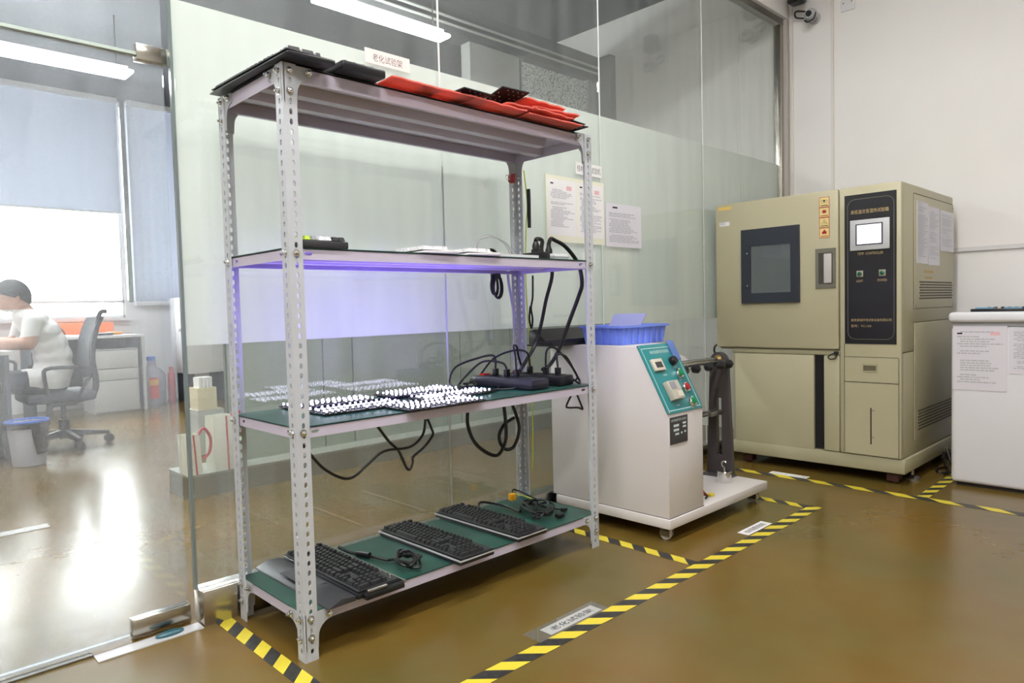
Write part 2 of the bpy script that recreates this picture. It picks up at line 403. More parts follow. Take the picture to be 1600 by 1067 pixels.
B(-.142, -.131, GY-.010, GY+.010, .135, 3.55).build('end_edge', mat('grey glass edge', (120, 132, 130), .12), gw)
# glass door with patch fittings and transom pane
dr = thing('door_1', 'frameless dusty glass door with painted flare haze and steel patch fittings left of the rack', None, (-.2, .645, 0), kind='structure')
B(-1.35, -.152, .639, .651, .015, 2.135).build('pane', door_m, dr)
B(-.354, -.15, .622, .668, .004, .075).build('patch_fitting', steel, dr, bevel=.003)
B(-.246, -.135, .622, .668, 2.12, 2.178).build('patch_fitting', steel, dr, bevel=.003)
B(-2.6, -.152, .639, .651, 2.148, 3.55).build('transom_pane', door_m, dr)
B(-2.6, -1.36, .639, .651, .015, 2.135).build('side_pane', door_m, dr)
B(-1.345, -.36, .636, .654, .012, .018).build('bottom_edge', mat('pale glass edge', (226, 236, 240), .1), dr)
B(-2.6, -.15, .63, .66, 2.136, 2.147).build('top_edge', edge_m, dr)
B(-2.6, -.13, GY+.0, GY+.08, 3.55, 3.60).build('head_channel', steel_dark, dr)
t = thing('threshold_plate', 'white metal floor plate under the glass door pivot', 'floor plate', (-.31, .59, 0))
B(-.49, -.134, .536, .60, 0, .004).build('plate', mat('white painted plate', (214, 214, 214), .3, var=.1, vscale=20), t)
MB().lathe((-.245, .575, .004), [(.05, 0), (.05, .006), (.03, .012)], 20, sy=.45).build('pivot_cover', mat('teal cover', (40, 92, 104), .3), t)
B(-1.4, -.49, .60, .63, 0, .006).build('threshold_strip', steel_dark, label='thin metal strip on floor under glass door', category='floor strip')
B(-.9, -.25, 2.53, 2.62, 0, .004).build('floor_plate', mat('pale floor plate', (200, 200, 198), .3), label='pale metal strip set in the office floor', category='floor strip')

# ------------------------------------------------------------------ lights with fixtures
panel_em = emit('front batten diffuser', (1, .98, .968), PANEL_E)
for (x, y, lab) in ((-3.2, -1.0, 'test room ceiling batten over the door side'), (-.6, -1.0, 'test room ceiling batten above the rack front'), (2.0, -1.0, 'test room ceiling batten before the bending machine'),
                    (-3.2, -2.9, 'rear ceiling batten at the left'), (-.6, -2.9, 'rear ceiling batten in the middle')):
    t = thing('ceiling_batten', lab, 'ceiling light', (x, y, ZC), group='test room ceiling battens')
    B(x-.80, x+.80, y-.12, y+.12, ZC-.04, ZC-.001).build('housing', white_plastic, t)
    B(x-.78, x+.78, y-.11, y+.11, ZC-.075, ZC-.0405).build('diffuser', panel_em, t, bevel=.02)
batten_em = emit('batten diffuser', (.96, .98, 1), BATTEN_E); batten_hi = emit('brighter batten diffuser', (.98, .99, 1), BATTEN_E*2.0)
for (x0, x1, y0, y1, zz, lab) in ((1.37, 2.49, 2.12, 2.27, 3.30, 'bright batten light seen through glass above the pink sign'), (-.35, .74, 2.12, 2.27, 3.30, 'batten light hanging behind the left end of the frosted glass'),
                          (-.7, 1.18, 5.43, 5.72, 3.6, 'long bright batten light above the seated person'), (-3.2, -1.3, 5.43, 5.72, 3.6, 'batten light at far left of the office')):
    t = thing('batten_light', lab, 'ceiling light', ((x0+x1)/2, (y0+y1)/2, zz), group='office batten lights')
    B(x0+.05, x1-.05, y0+.03, y1-.03, zz+.03, zz+.06).build('housing', white_plastic, t)
    B(x0, x1, y0, y1, zz, zz+.03).build('diffuser', batten_hi if y0 < 3 and x0 < 0 else batten_em, t, bevel=.02)
    for x in (x0+.12, x1-.12): MB().tube([(x, (y0+y1)/2, zz+.06), (x, (y0+y1)/2, ZC)], .006, 6, smooth=1).build('suspension_rod', steel_dark, t)
# ------------------------------------------------------------------ storage rack
RL, RD, RH = 1.572, .521, 2.0
ZS = [.1656, .8007, 1.4019, 2.0]            # shelf tops
FW, FT = .05, .005                           # angle flange width, thickness
def slot_strip(u0, u1, v0, v1, holes, hw, hl):
    """flat strip with elongated holes; returns (verts2d, faces, hole loops) in (u along, v across)"""
    V = []; F = []; loops = []; key = {}
    def vi(u, v):
        k = (round(u, 5), round(v, 5))
        if k not in key: key[k] = len(V); V.append((u, v))
        return key[k]
    vm = (v0+v1)/2; cur = u0; cells = []
    for h in holes:
        p = hl*1.75
        if h-p > cur+1e-6: cells.append((cur, h-p, None))
        cells.append((max(cur, h-p), min(h+p, u1), h)); cur = min(h+p, u1)
    if cur < u1-1e-6: cells.append((cur, u1, None))
    for a, b, h in cells:
        if h is None:
            F.append((vi(a, v0), vi(a, vm), vi(a, v1), vi(b, v1), vi(b, vm), vi(b, v0)))
        else:
            um = h
            ring = [vi(h, vm-hw), vi(h+hl*.66, vm-hw*.85), vi(h+hl, vm), vi(h+hl*.66, vm+hw*.85), vi(h, vm+hw), vi(h-hl*.66, vm+hw*.85), vi(h-hl, vm), vi(h-hl*.66, vm-hw*.85)]
            outr = [vi(um, v0), vi(b, v0), vi(b, vm), vi(b, v1), vi(um, v1), vi(a, v1), vi(a, vm), vi(a, v0)]
            for i in range(8): F.append((outr[i], outr[(i+1) % 8], ring[(i+1) % 8], ring[i]))
            loops.append(ring)
    return V, F, loops
def add_strip(mb, to3, strip, t, mi=0):
    V, F, loops = strip; n = len(V)
    vs = [to3(u, v, 0) for u, v in V] + [to3(u, v, t) for u, v in V]
    fs = list(F) + [tuple(i+n for i in reversed(f)) for f in F]
    for r in loops: fs += [(r[i], r[(i+1) % 8], r[(i+1) % 8]+n, r[i]+n) for i in range(8)]
    # outer rim
    cnt = {}
    for f in F:
        for i in range(len(f)):
            e = (f[i], f[(i+1) % len(f)]); cnt[frozenset(e)] = cnt.get(frozenset(e), 0)+1
    inner = set(frozenset((r[i], r[(i+1) % 8])) for r in loops for i in range(8))
    for f in F:
        for i in range(len(f)):
            e = (f[i], f[(i+1) % len(f)])
            if cnt[frozenset(e)] == 1 and frozenset(e) not in inner: fs.append((e[1], e[0], e[0]+n, e[1]+n))
    mb.add(vs, fs, mi)
rack = thing('storage_rack', 'tall lilac white slotted angle steel rack with four shelves before the glass', 'rack', (RL/2, RD/2, 0))
holes = [.035+.0335*i for i in range(59)]
bolt_me = None
def bolt(parent, p, axis):
    """hex nut, washer and stud end; axis = outward direction ('x' or 'y', sign)"""
    ax, sg = axis; a = {'x': 0, 'y': 1}[ax]
    mb = MB().lathe(p, [(.0125, 0), (.0125, sg*.002)], 14, a).lathe(p, [(.009, sg*.002), (.009, sg*.009), (.007, sg*.010)], 6, a).lathe(p, [(.005, sg*.010), (.005, sg*.015), (.003, sg*.016)], 8, a)
    mb.build('bolt', chrome, parent)
for ix, iy in ((0, 0), (0, 1), (1, 0), (1, 1)):
    X, Y = ix*RL, iy*RD; sx, sy = (1, -1)[ix], (1, -1)[iy]
    mb = MB(); st = slot_strip(0, RH, 0, FW, holes, .0062, .0105)
    add_strip(mb, lambda u, v, w: (X+sx*w, Y+sy*v, u), st, FT)
    add_strip(mb, lambda u, v, w: (X+sx*v, Y+sy*w, u), slot_strip(0, RH, FT, FW, holes, .0062, .0105), FT)
    post = mb.build('post', post_paint, rack)
    oy = -1 if iy == 0 else 1; ox = -1 if ix == 0 else 1
    for z in ZS:
        zz = z-.019 if z < 1.9 else z-.024
        bolt(post, (X+sx*FW*.5, Y, zz), ('y', oy)); bolt(post, (X, Y+sy*FW*.5, zz), ('x', ox))
        if z < .5 or z > 1.9:
            z2 = zz-.066
            bolt(post, (X+sx*FW*.5, Y, z2), ('y', oy)); bolt(post, (X, Y+sy*FW*.5, z2), ('x', ox))
    # gusset plates at bottom and top shelf
    for z in (ZS[0], ZS[3]):
        top = z-.002; w = .108; h = .125; r = .052
        poly = [(0, top), (w, top), (w, top-.035)]
        for k in range(7):
            a = PI/2*k/6; poly.append((FW+.006+r-r*math.sin(a), top-.037-r+r*math.cos(a)))
        poly += [(FW+.004, top-h), (0, top-h)]
        g1 = MB().prism([(X+sx*p, q) for p, q in poly], 1, Y+sy*.0055, Y+sy*.0085).build('gusset', post_paint, rack)
        g2 = MB().prism([(Y+sy*p, q) for p, q in poly], 0, X+sx*.0055, X+sx*.0085).build('gusset', post_paint, rack)
        bolt(g1, (X+sx*(w-.014), Y+(-.002 if iy == 0 else .002), top-.018), ('y', oy)); bolt(g2, (X+(-.002 if ix == 0 else .002), Y+sy*(w-.014), top-.018), ('x', ox))
for i, z in enumerate(ZS):
    e = .009; x0, x1, y0, y1 = e, RL-e, e, RD-e; lh = .040 if i < 3 else .052; t = .003
    mb = MB(); hx = [.075, RL-.085] if i in (1, 2) else []
    for yy, sg in ((y0, 1), (y1, -1)):
        add_strip(mb, lambda u, v, w: (u, yy+sg*w, z-lh+v), slot_strip(x0, x1, 0, lh, hx, .006, .016), t)
    hy = [.045, RD-.045-.11] if i in (1, 2) else []
    hy = [.075, RD-.085] if i in (1, 2) else []
    for xx, sg in ((x0, 1), (x1, -1)):
        add_strip(mb, lambda u, v, w: (xx+sg*w, u, z-lh+v), slot_strip(y0, y1, 0, lh, hy, .006, .012), t)
    mb.box(x0, x1, y0, y1, z-.006, z-.003)
    # folded inward flange of the tray
    mb.box(x0, x1, y0+t, y0+.018, z-lh, z-lh+.003).box(x0, x1, y1-.018, y1-t, z-lh, z-lh+.003)
    sh = mb.build('shelf', lip_paint, rack)
    for yy in (.155, .30):
        MB().prism([(yy, z-.006), (yy+.012, z-lh+.008), (yy+.058, z-lh+.008), (yy+.07, z-.006)], 0, x0+.012, x1-.012 if yy > .2 else x1-.14).build('stiffener', lip_paint, sh)
    MB().box(x0-.003, x1+.003, y0-.003, y1+.003, z-.003, z+.0005, 0).build('shelf_mat', mat_green if i < 3 else edge_black, sh)
def onshelf(i): return ZS[i]+.0008

# ------------------------------------------------------------------ keyboards
KP = .0247
ROWS = [(0, [(1, 0), 'g1', 1, 1, 1, 1, 'g.5', 1, 1, 1, 1, 'g.5', 1, 1, 1, 1, 'g.25', 1, 1, 1])]
def key_layout():
    out = []          # x, y(row from the front), width, depth
    def row(y, ws, x=0):
        for w_ in ws:
            if w_ < 0: x += -w_; continue
            out.append((x, y, w_, 1)); x += w_
    row(0, [1.25, 1.25, 1.25, 6.25, 1.25, 1.25, 1.25, 1.25, -.25, 1, 1, 1, -.25, 2, 1])
    row(1, [2.25]+[1]*10+[2.75, -1.25, 1, -1.25, 1, 1, 1]); out.append((21.5, 0, 1, 2))
    row(2, [1.75]+[1]*11+[2.25, -3.5, 1, 1, 1])
    row(3, [1.5]+[1]*12+[1.5, -.25, 1, 1, 1, -.25, 1, 1, 1]); out.append((21.5, 2, 1, 2))
    row(4, [1]*13+[2, -.25, 1, 1, 1, -.25, 1, 1, 1, 1])
    row(5.25, [1, -1, 1, 1, 1, 1, -.5, 1, 1, 1, 1, -.5, 1, 1, 1, 1, -.25, 1, 1, 1])
    out2 = [k for k in out if not (k[0] == 21.5 and k[1] == 0 and k[3] == 1)]
    return out2
LAYOUT = key_layout()
KEYS = {}
def key_mesh(w_, d_, m):
    k = (w_, d_, m.name)
    if k not in KEYS:
        W, D = w_*KP-.0035, d_*KP-.0035
        mb = MB(); a, b, c, d = W/2, D/2, W/2-.0035, D/2-.004
        mb.add([(-a,-b,0),(a,-b,0),(a,b,0),(-a,b,0),(-c,-d+.001,.0135),(c,-d+.001,.0135),(c,d+.001,.0145),(-c,d+.001,.0145)],
               [(4,5,6,7),(0,1,5,4),(1,2,6,5),(2,3,7,6),(3,0,4,7)])
        me = bpy.data.meshes.new('key'); me.from_pydata([(x*S, y*S, z*S) for x, y, z in mb.v], [], mb.f); me.materials.append(m)
        KEYS[k] = me
    return KEYS[k]
def keyboard(label, loc, rotz, group, body_m=black_plastic, bezel_m=silver_trim, keym=None, wrist=False, tilt=.0, thick=.02, media=False, cat='keyboard', bezel=True):
    t = thing('keyboard', label, cat, loc, rotz, group)
    t.rotation_euler = (tilt, 0, rotz)
    LK, DK = 22.5*KP+.022, 6.25*KP+.028
    MB().prism([(-DK/2, 0), (DK/2, 0), (DK/2, thick+.006), (-DK/2+.01, thick)], 0, -LK/2, LK/2).build('case', body_m, t, bevel=.004, local=True)
    MB().box(-LK/2+.006, LK/2-.006, -DK/2+.008, DK/2-.006, thick+.004, thick+.007).build('plate', dark_plastic if keym is None else body_m, t, local=True)
    if bezel:
        MB().box(-LK/2-.001, LK/2+.001, -DK/2-.002, -DK/2+.004, thick*.75, thick*.75+.005).build('front_trim', bezel_m, t, local=True)
        MB().box(LK/2-.003, LK/2+.002, -DK/2, DK/2, thick*.75, thick*.75+.005).build('side_trim', bezel_m, t, local=True)
    for (x, y, w_, d_) in LAYOUT:
        m = key_black if keym is None else keym(x, y)
        o = bpy.data.objects.new('key', key_mesh(w_, d_, m)); COL.objects.link(o); o.parent = t
        o.location = Vector((-LK/2+.011+(x+w_/2)*KP, -DK/2+.014+(y+d_/2)*KP, thick+.007))*S
        o.rotation_euler = (random.uniform(-.03, .03), 0, 0)
    for x in (-LK/2+.03, LK/2-.03):
        for y in (-DK/2+.02, DK/2-.02): pass
    if wrist:
        w_ = MB().prism([(-DK/2-.115, .0), (-DK/2-.004, .0), (-DK/2-.004, .018), (-DK/2-.06, .024), (-DK/2-.11, .006)], 0, -LK/2, LK/2)
        w_.build('wrist_rest', dark_plastic, t, bevel=.004, local=True)
        MB().box(-.11, .11, -DK/2-.095, -DK/2-.02, .022, .0235).build('wrist_inlay', mat('wrist pad', (62, 62, 66), .6), t, local=True)
        MB().box(LK/2+.001, LK/2+.03, -DK/2+.02, DK/2, .0, .02).build('side_rail', black_plastic, t, bevel=.003, local=True)
        MB().box(-LK/2, LK/2+.03, DK/2-.004, DK/2+.004, .018, .028).build('rear_trim', chrome, t, local=True)
        MB().tube([(LK/2+.016, -DK/2+.03, .026), (LK/2+.016, .02, .026)], .008, 10, smooth=1).build('volume_roller', steel_dark, t, local=True)
        for i in range(6): MB().lathe((LK/2-.105+i*.016, DK/2-.018-(i % 2)*.012, .03), [(.005, 0), (.0045, .005), (.002, .006)], 10).build('media_button', chrome, t, local=True)
    return t
g = 'keyboards on the rack'
keyboard('black keyboard with wrist rest and side roller, nearest on the bottom shelf', (.283, .262, onshelf(0)), -PI/2, g, wrist=True, bezel=False)
keyboard('black keyboard with bright front trim, middle of the bottom shelf', (.738, .240, onshelf(0)), -PI/2, g)
keyboard('black keyboard with bright front trim, beside the tangled cables on bottom shelf', (1.083, .268, onshelf(0)), -PI/2+.01, g)
keyboard('black keyboard overhanging the near end of the top shelf', (.062, .222, onshelf(3)+.003), -PI/2+.03, g, bezel=False, thick=.012)
t = thing('numeric_keypad', 'small dark keypad with grey and white keycaps behind near post on second shelf', 'keypad', (.135, .075, onshelf(2)), 0, g)
zk = onshelf(2)
MB().prism([(.0, zk), (.15, zk), (.15, zk+.034), (.0, zk+.024)], 0, .058, .225).build('case', dark_plastic, t, bevel=.004)
for i in range(6):
    for j in range(5):
        o = bpy.data.objects.new('key', key_mesh(1, 1, (key_green if i == 0 else key_grey if i < 2 else key_white if i < 4 else key_black))); COL.objects.link(o); o.parent = t
        o.location = Vector((.074+i*.0265-.135, .02+j*.0275-.075, .027+j*.0019))*S
for x, lab in ((.64, 'flat white keyboard on the second shelf, farther from white power strip'), (.87, 'flat white keyboard on the second shelf, beside the loose white tray')):
    keyboard(lab, (x, .285, onshelf(2)), -PI/2-.03, g, keym=lambda x, y: key_white, body_m=white_plastic, bezel=False, thick=.008)
t = thing('plastic_tray', 'shallow white plastic tray on second shelf before black adapter', 'tray', (1.10, .26, onshelf(2)))
B(1.0, 1.22, .03, .49, onshelf(2), onshelf(2)+.006).build('base', white_plastic, t)
mb = MB()
for a in ((1.0, 1.22, .03, .036), (1.0, 1.22, .484, .49), (1.0, 1.006, .036, .484), (1.214, 1.22, .036, .484)): mb.box(*a, onshelf(2)+.006, onshelf(2)+.014)
mb.build('rim', white_plastic, t)
# keyboard case on the top shelf
t = thing('keyboard_case', 'empty black keyboard housing on top shelf beside the keyboard', 'keyboard case', (.277, .2, onshelf(3)))
MB().box(.19, .365, -.06, .45, onshelf(3)+.002, onshelf(3)+.034).build('housing', black_plastic, t, bevel=.008)
for i in range(4): MB().lathe((.215+i*.035, -.035, onshelf(3)+.034), [(.006, 0), (.006, .006), (.003, .007)], 8).build('pin', black_plastic, t)

# cable of the near keyboard
def cable(label, pts, r=.006, m=cable_black, name='cable', cat='cable', group='cables on the rack', seg=6, sm=5, **kw):
    return MB().tube(pts, r, seg, smooth=sm).build(name, m, None, label=label, category=cat, group=group)
z0 = onshelf(0)
t = thing('keyboard_cable', 'black braided keyboard cable bundled beside the nearest bottom shelf keyboard', 'cable', (.52, .2, z0), group='cables on the rack')
pts = [(.395, .45, z0+.03), (.42, .40, z0+.012), (.455, .30, z0+.01), (.475, .20, z0+.012)]
MB().tube(pts, .006, 6, smooth=6).build('lead', cable_black, t)
MB().tube([(.43, .36, z0+.014), (.452, .30, z0+.014)], .013, 10, smooth=1).build('ferrite', black_plastic, t)
rd = random.Random(3); pts = [(.475, .20, z0+.012)]
for i in range(26):
    a = i*.95; pts.append((.505+.045*math.sin(a)+rd.uniform(-.012, .012), .115+.075*math.cos(a*.97)+rd.uniform(-.015, .015), z0+.012+.028*abs(math.sin(i*.6))))
MB().tube(pts, .006, 6, smooth=5).build('bundle', cable_black, t)
t = thing('keyboard_cable', 'black cable lying curled past the far bottom shelf keyboard', 'cable', (1.35, .25, z0), group='cables on the rack')
pts = [(1.19, .46, z0+.02), (1.25, .50, z0+.03), (1.32, .40, z0+.012), (1.30, .28, z0+.012)]
rd = random.Random(5)
for i in range(34):
    a = i*.8; pts.append((1.36+.085*math.sin(a)+rd.uniform(-.025, .025), .22+.10*math.cos(a*.93)+rd.uniform(-.03, .03), z0+.011+.03*abs(math.sin(i*.7))))
MB().tube(pts, .006, 6, smooth=5).build('bundle', cable_black, t)
B(1.36, 1.40, .07, .10, z0+.004, z0+.022).build('plug', black_plastic, t, bevel=.003)
t = thing('tagged_cable', 'thin black cable with yellow connector at the far post on bottom shelf', 'cable', (1.47, .42, z0), group='cables on the rack')
MB().tube([(1.42, .45, z0+.05), (1.45, .47, z0+.06), (1.50, .42, z0+.03), (1.49, .32, z0+.01), (1.44, .25, z0+.01), (1.47, .14, z0+.01)], .0045, 6, smooth=5).build('lead', cable_black, t)
MB().tube([(1.42, .45, z0+.05), (1.47, .40, z0+.03), (1.50, .34, z0+.01)], .003, 6, smooth=5).build('earth_lead', cable_yellow, t)
B(1.395, 1.43, .43, .46, z0+.015, z0+.05).build('connector', mat('amber plastic', (236, 170, 30), .4), t, bevel=.004)
B(1.455, 1.485, .125, .15, z0+.003, z0+.02).build('plug', black_plastic, t, bevel=.003)

# ------------------------------------------------------------------ lit keyboard boards on the third shelf
led_em = emit('lit key LEDs', LED_COL, LED_E); led_side = emit('lit LED lens', (.80, .78, 1.0), 5.0)
z1 = onshelf(1)
for (x0, x1, y0, y1, rz, lab) in ((.19, .56, .375, .515, -.06, 'lit keyboard circuit board at the back left of the middle shelf'), (.195, .565, .15, .305, -.02, 'lit keyboard circuit board at the front left of the middle shelf'),
                                 (.645, 1.01, .36, .53, 0, 'lit keyboard circuit board at the back right of the middle shelf'), (.665, 1.045, .165, .30, 0, 'lit keyboard circuit board between two other boards on the middle shelf'),
                                 (.447, .825, -.03, .143, .01, 'lit keyboard circuit board overhanging the front edge of middle shelf')):
    cx, cy = (x0+x1)/2, (y0+y1)/2
    t = thing('keyboard_circuit_board', lab, 'circuit board', (cx, cy, z1), rz, 'lit keyboard boards')
    W, D = x1-x0, y1-y0
    MB().box(-W/2, W/2, -D/2, D/2, .004, .008).build('board', black_plastic, t, local=True)
    MB().box(-W/2+.01, W/2-.01, -D/2+.01, D/2-.01, 0, .004).build('spacer', black_plastic, t, local=True)
    mb = MB(); sk = MB()
    for j in range(5):
        for i in range(15):
            if (j == 0 and i in (4, 5, 6, 8)) or (j == 4 and i in (1, 6, 11)): continue
            px = -W/2+.014+(W-.028)*i/14 + (.006 if j % 2 else 0)*(-1 if i > 12 else 1); py = -D/2+.014+(D-.028)*j/4
            sk.box(px-.006, px+.006, py-.006, py+.006, .008, .012)
            mb.lathe((px, py, .012), [(.0042, 0), (.0042, .0055), (.0038, .008), (.0034, .008), (.0034, .0062)], 7); mb.lathe((px, py, .0184), [(.0033, 0), (.0032, .0003)], 7, mi=1)
    s_ = sk.build('switches', mat('dark switch housing', (52, 52, 62), .3), t, local=True, kind='stuff')
    mb.build('lights', [led_side, led_em], t, local=True, kind='stuff')
def led_lead(lab, pts): cable(lab, pts, .0045)
led_lead('thin cable running from the back left lit board to power strips', [(.57, .38, z1+.006), (.75, .335, z1+.006), (.95, .33, z1+.006), (1.10, .42, z1+.01), (1.2, .50, z1+.03)])
led_lead('thin cable between the two left lit boards', [(.2, .33, z1+.008), (.3, .335, z1+.012), (.45, .33, z1+.008), (.60, .335, z1+.006), (.66, .33, z1+.012)])
led_lead('thin cable running along the front right lit board', [(.57, .155, z1+.006), (.75, .155, z1+.006), (.95, .15, z1+.006), (1.08, .19, z1+.006), (1.18, .28, z1+.006)])
led_lead('thin cable leaving the middle lit board for power strips', [(1.045, .20, z1+.006), (1.10, .21, z1+.006), (1.17, .17, z1+.006), (1.183, .16, z1+.012)])
# power strips
def power_strip(label, loc, L, W, H, body, n, rz=0, group='power strips', sw=True):
    t = thing('power_strip', label, 'power strip', loc, rz, group)
    MB().box(-W/2, W/2, -L/2, L/2, .002, H).build('housing', body, t, bevel=.008, local=True)
    MB().box(-W/2-.001, W/2+.001, -L/2-.001, L/2+.001, H*.45, H*.5).build('seam', edge_black, t, local=True)
    for i in range(n):
        y = -L/2+.05+(L-.14)*i/max(n-1, 1)
        MB().box(-W*.28, W*.28, y-.02, y+.02, H, H+.003).build('socket', mat('socket plastic', (36, 36, 40), .5) if body is not white_plastic else key_grey, t, local=True)
    if sw: MB().box(-W*.2, W*.2, L/2-.05, L/2-.02, H, H+.008).build('switch', red_plastic, t, local=True)
    return t
strip_m = mat('dark violet black plastic', (38, 36, 52), .35)
power_strip('long black power strip at the front of the middle shelf', (1.245, .27, z1), .42, .115, .05, strip_m, 4)
power_strip('black power strip at the back beside far post, on the middle shelf', (1.43, .25, z1), .36, .105, .05, black_plastic, 4, .06)
power_strip('white power strip with black plugs on the second shelf', (1.40, .23, onshelf(2)), .36, .10, .03, white_plastic, 3)
t = thing('power_adapter', 'small black power adapter before white power strip', 'adapter', (1.29, .1, onshelf(2)))
B(1.255, 1.32, .05, .17, onshelf(2), onshelf(2)+.035).build('housing', black_plastic, t, bevel=.006)
B(1.27, 1.305, .10, .125, onshelf(2)+.035, onshelf(2)+.05).build('inlet', black_plastic, t)
def plug_cable(label, pts, r=.010, plug_h=.05, r_p=.017):
    t = thing('power_cable', label, 'cable', pts[0], 0, 'cables on the rack')
    MB().tube(pts, r, 8, smooth=6).build('lead', cable_black, t)
    p = pts[0]; MB().lathe((p[0], p[1], p[2]-plug_h), [(r_p, 0), (r_p*1.05, .02), (r_p*.7, .035), (r, plug_h)], 12).build('plug', black_plastic, t)
    return t
z2 = onshelf(2)
plug_cable('thick black power cable arching from white strip and dropping past the rack end, nearer post', [(1.385, .12, z2+.08), (1.40, .12, z2+.105), (1.43, .12, z2+.10), (1.51, .12, z2+.07), (1.60, .12, z2-.01), (1.625, .12, 1.30), (1.62, .136, 1.24), (1.61, .19, 1.12), (1.59, .25, .97), (1.54, .27, .89), (1.46, .25, .87)])
plug_cable('thick black power cable arching from black adapter and dropping past the rack end', [(1.288, .112, z2+.088), (1.305, .12, z2+.10), (1.35, .13, z2+.095), (1.42, .20, z2+.06), (1.55, .30, z2+.03), (1.62, .316, 1.36), (1.615, .36, 1.22), (1.60, .39, 1.08), (1.55, .39, .98), (1.42, .33, .91), (1.25, .20, .88)], plug_h=.04)
cable('short black cable looping at the back of second shelf', [(1.21, .44, z2+.01), (1.25, .44, z2+.06), (1.31, .44, z2+.075), (1.35, .44, z2+.05), (1.36, .40, z2+.01)], .008)
cable('thin white wire looping over the white tray on second shelf', [(1.05, .3, z2+.015), (1.08, .3, z2+.09), (1.17, .3, z2+.12), (1.27, .3, z2+.10), (1.31, .3, z2+.06), (1.31, .27, z2+.03)], .0035, cable_white)
cable('second thin white wire looping higher above the white tray', [(1.10, .34, z2+.015), (1.14, .34, z2+.11), (1.2, .34, z2+.135), (1.3, .34, z2+.10), (1.335, .33, z2+.04)], .003, cable_white)
cable('pale cable hanging down beside the far back post', [(1.475, .50, 1.36), (1.482, .50, 1.30), (1.50, .50, 1.22), (1.522, .505, 1.12), (1.535, .53, 1.0), (1.53, .54, .9)], .008, cable_grey)
t = thing('cable_coil', 'coiled black cable hanging under the second shelf', 'cable', (1.39, .49, 1.36), group='cables on the rack')
for i, (dx, w_, h_) in enumerate(((0, .03, .12), (.012, .036, .125), (-.01, .026, .105), (.005, .02, .11))):
    pts = [(1.39+dx+w_*math.sin(a)*(.5+.5*math.sin(a/2)), .492+.006*i, 1.36-h_*(.5-.5*math.cos(a))) for a in [2*PI*k/12 for k in range(13)]]
    MB().tube(pts, .0055, 6, smooth=4).build('loop', cable_black, t)
B(1.37, 1.41, .486, .52, 1.335, 1.362).build('cable_tie', black_plastic, t)
# tangle on the third shelf around the strips
def plugged(label, pts, r=.0055):
    t = thing('usb_cable', label, 'cable', pts[0], 0, 'cables on the rack')
    MB().tube(pts, r, 6, smooth=6).build('lead', cable_black, t)
    p = pts[0]; B(p[0]-.012, p[0]+.012, p[1]-.012, p[1]+.012, p[2]-.035, p[2]).build('plug', black_plastic, t, bevel=.003)
h = z1+.05+.037
plugged('cable arching from front power strip toward the lit boards', [(1.24, .36, h), (1.25, .38, h+.06), (1.22, .46, h+.05), (1.12, .52, h+.01), (1.06, .50, z1+.03), (1.04, .45, z1+.008), (1.02, .40, z1+.006)])
plugged('cable looping high from front power strip over far post', [(1.245, .22, h), (1.25, .23, h+.07), (1.29, .28, h+.11), (1.36, .33, h+.10), (1.40, .36, h+.05), (1.42, .36, h)])
plugged('cable crossing low from front strip to back of the shelf', [(1.24, .28, h), (1.235, .31, h+.03), (1.20, .42, h+.03), (1.13, .50, z1+.02), (1.09, .45, z1+.008), (1.12, .38, z1+.008), (1.17, .44, z1+.02), (1.16, .5, z1+.01)])
plugged('cable looping from back strip toward the near right post', [(1.43, .12, h), (1.44, .13, h+.06), (1.47, .10, h+.05), (1.52, .09, z1+.06), (1.545, .08, z1+.012), (1.50, .05, z1+.01), (1.47, .06, z1+.03)])
plugged('cable rising from back strip into a wide loop', [(1.43, .20, h), (1.44, .20, h+.08), (1.48, .18, h+.09), (1.53, .14, h+.02), (1.55, .10, z1+.03), (1.52, .12, z1+.01)])
plugged('cable bent flat behind the back power strip', [(1.42, .30, h), (1.41, .31, h+.07), (1.36, .36, h+.08), (1.30, .44, h+.04), (1.24, .50, z1+.03), (1.15, .50, z1+.01)])
# loops hanging below the third shelf
cable('thin black cable sagging in a long wave under the middle shelf', [(.06, .1, .74), (.1, .1, .684), (.16, .1, .616), (.25, .1, .569), (.334, .1, .609), (.407, .1, .646), (.526, .1, .643), (.591, .1, .681), (.609, .1, .745)], .0055)
cable('thin black cable dangling in a knot under the middle shelf', [(.387, .11, .745), (.437, .11, .678), (.48, .11, .634), (.515, .11, .562), (.532, .11, .553), (.546, .11, .58), (.55, .11, .60), (.605, .11, .630), (.65, .11, .672), (.645, .11, .70), (.625, .11, .745)], .0055)
cable('thick black cable hanging in a wide loop under the middle shelf', [(1.012, .3, .75), (1.0, .3, .65), (1.052, .3, .546), (1.172, .3, .475), (1.235, .3, .533), (1.242, .3, .627), (1.227, .3, .75)], .009)
cable('thick black cable ring hanging under the middle shelf near far post', [(1.28, .31, .75), (1.33, .31, .64), (1.342, .31, .57), (1.30, .31, .495), (1.235, .31, .50), (1.205, .31, .56), (1.24, .31, .615), (1.31, .31, .64)], .009)
cable('small wire loop under the middle shelf by the near right post', [(1.50, .1, .745), (1.465, .1, .70), (1.48, .1, .688), (1.55, .1, .68), (1.585, .1, .668), (1.575, .1, .69), (1.545, .1, .745)], .005)
cable('yellow green wire hanging down beside the far back post', [(1.66, .545, 1.93), (1.68, .545, 1.75), (1.665, .545, 1.6), (1.655, .545, 1.3), (1.67, .54, .9), (1.665, .53, .55), (1.655, .53, .28)], .004, cable_yellow)
t = thing('cable_tag', 'thin black looped wire hanging behind far back post', 'cable', (1.69, .545, 1.1), group='cables on the rack')
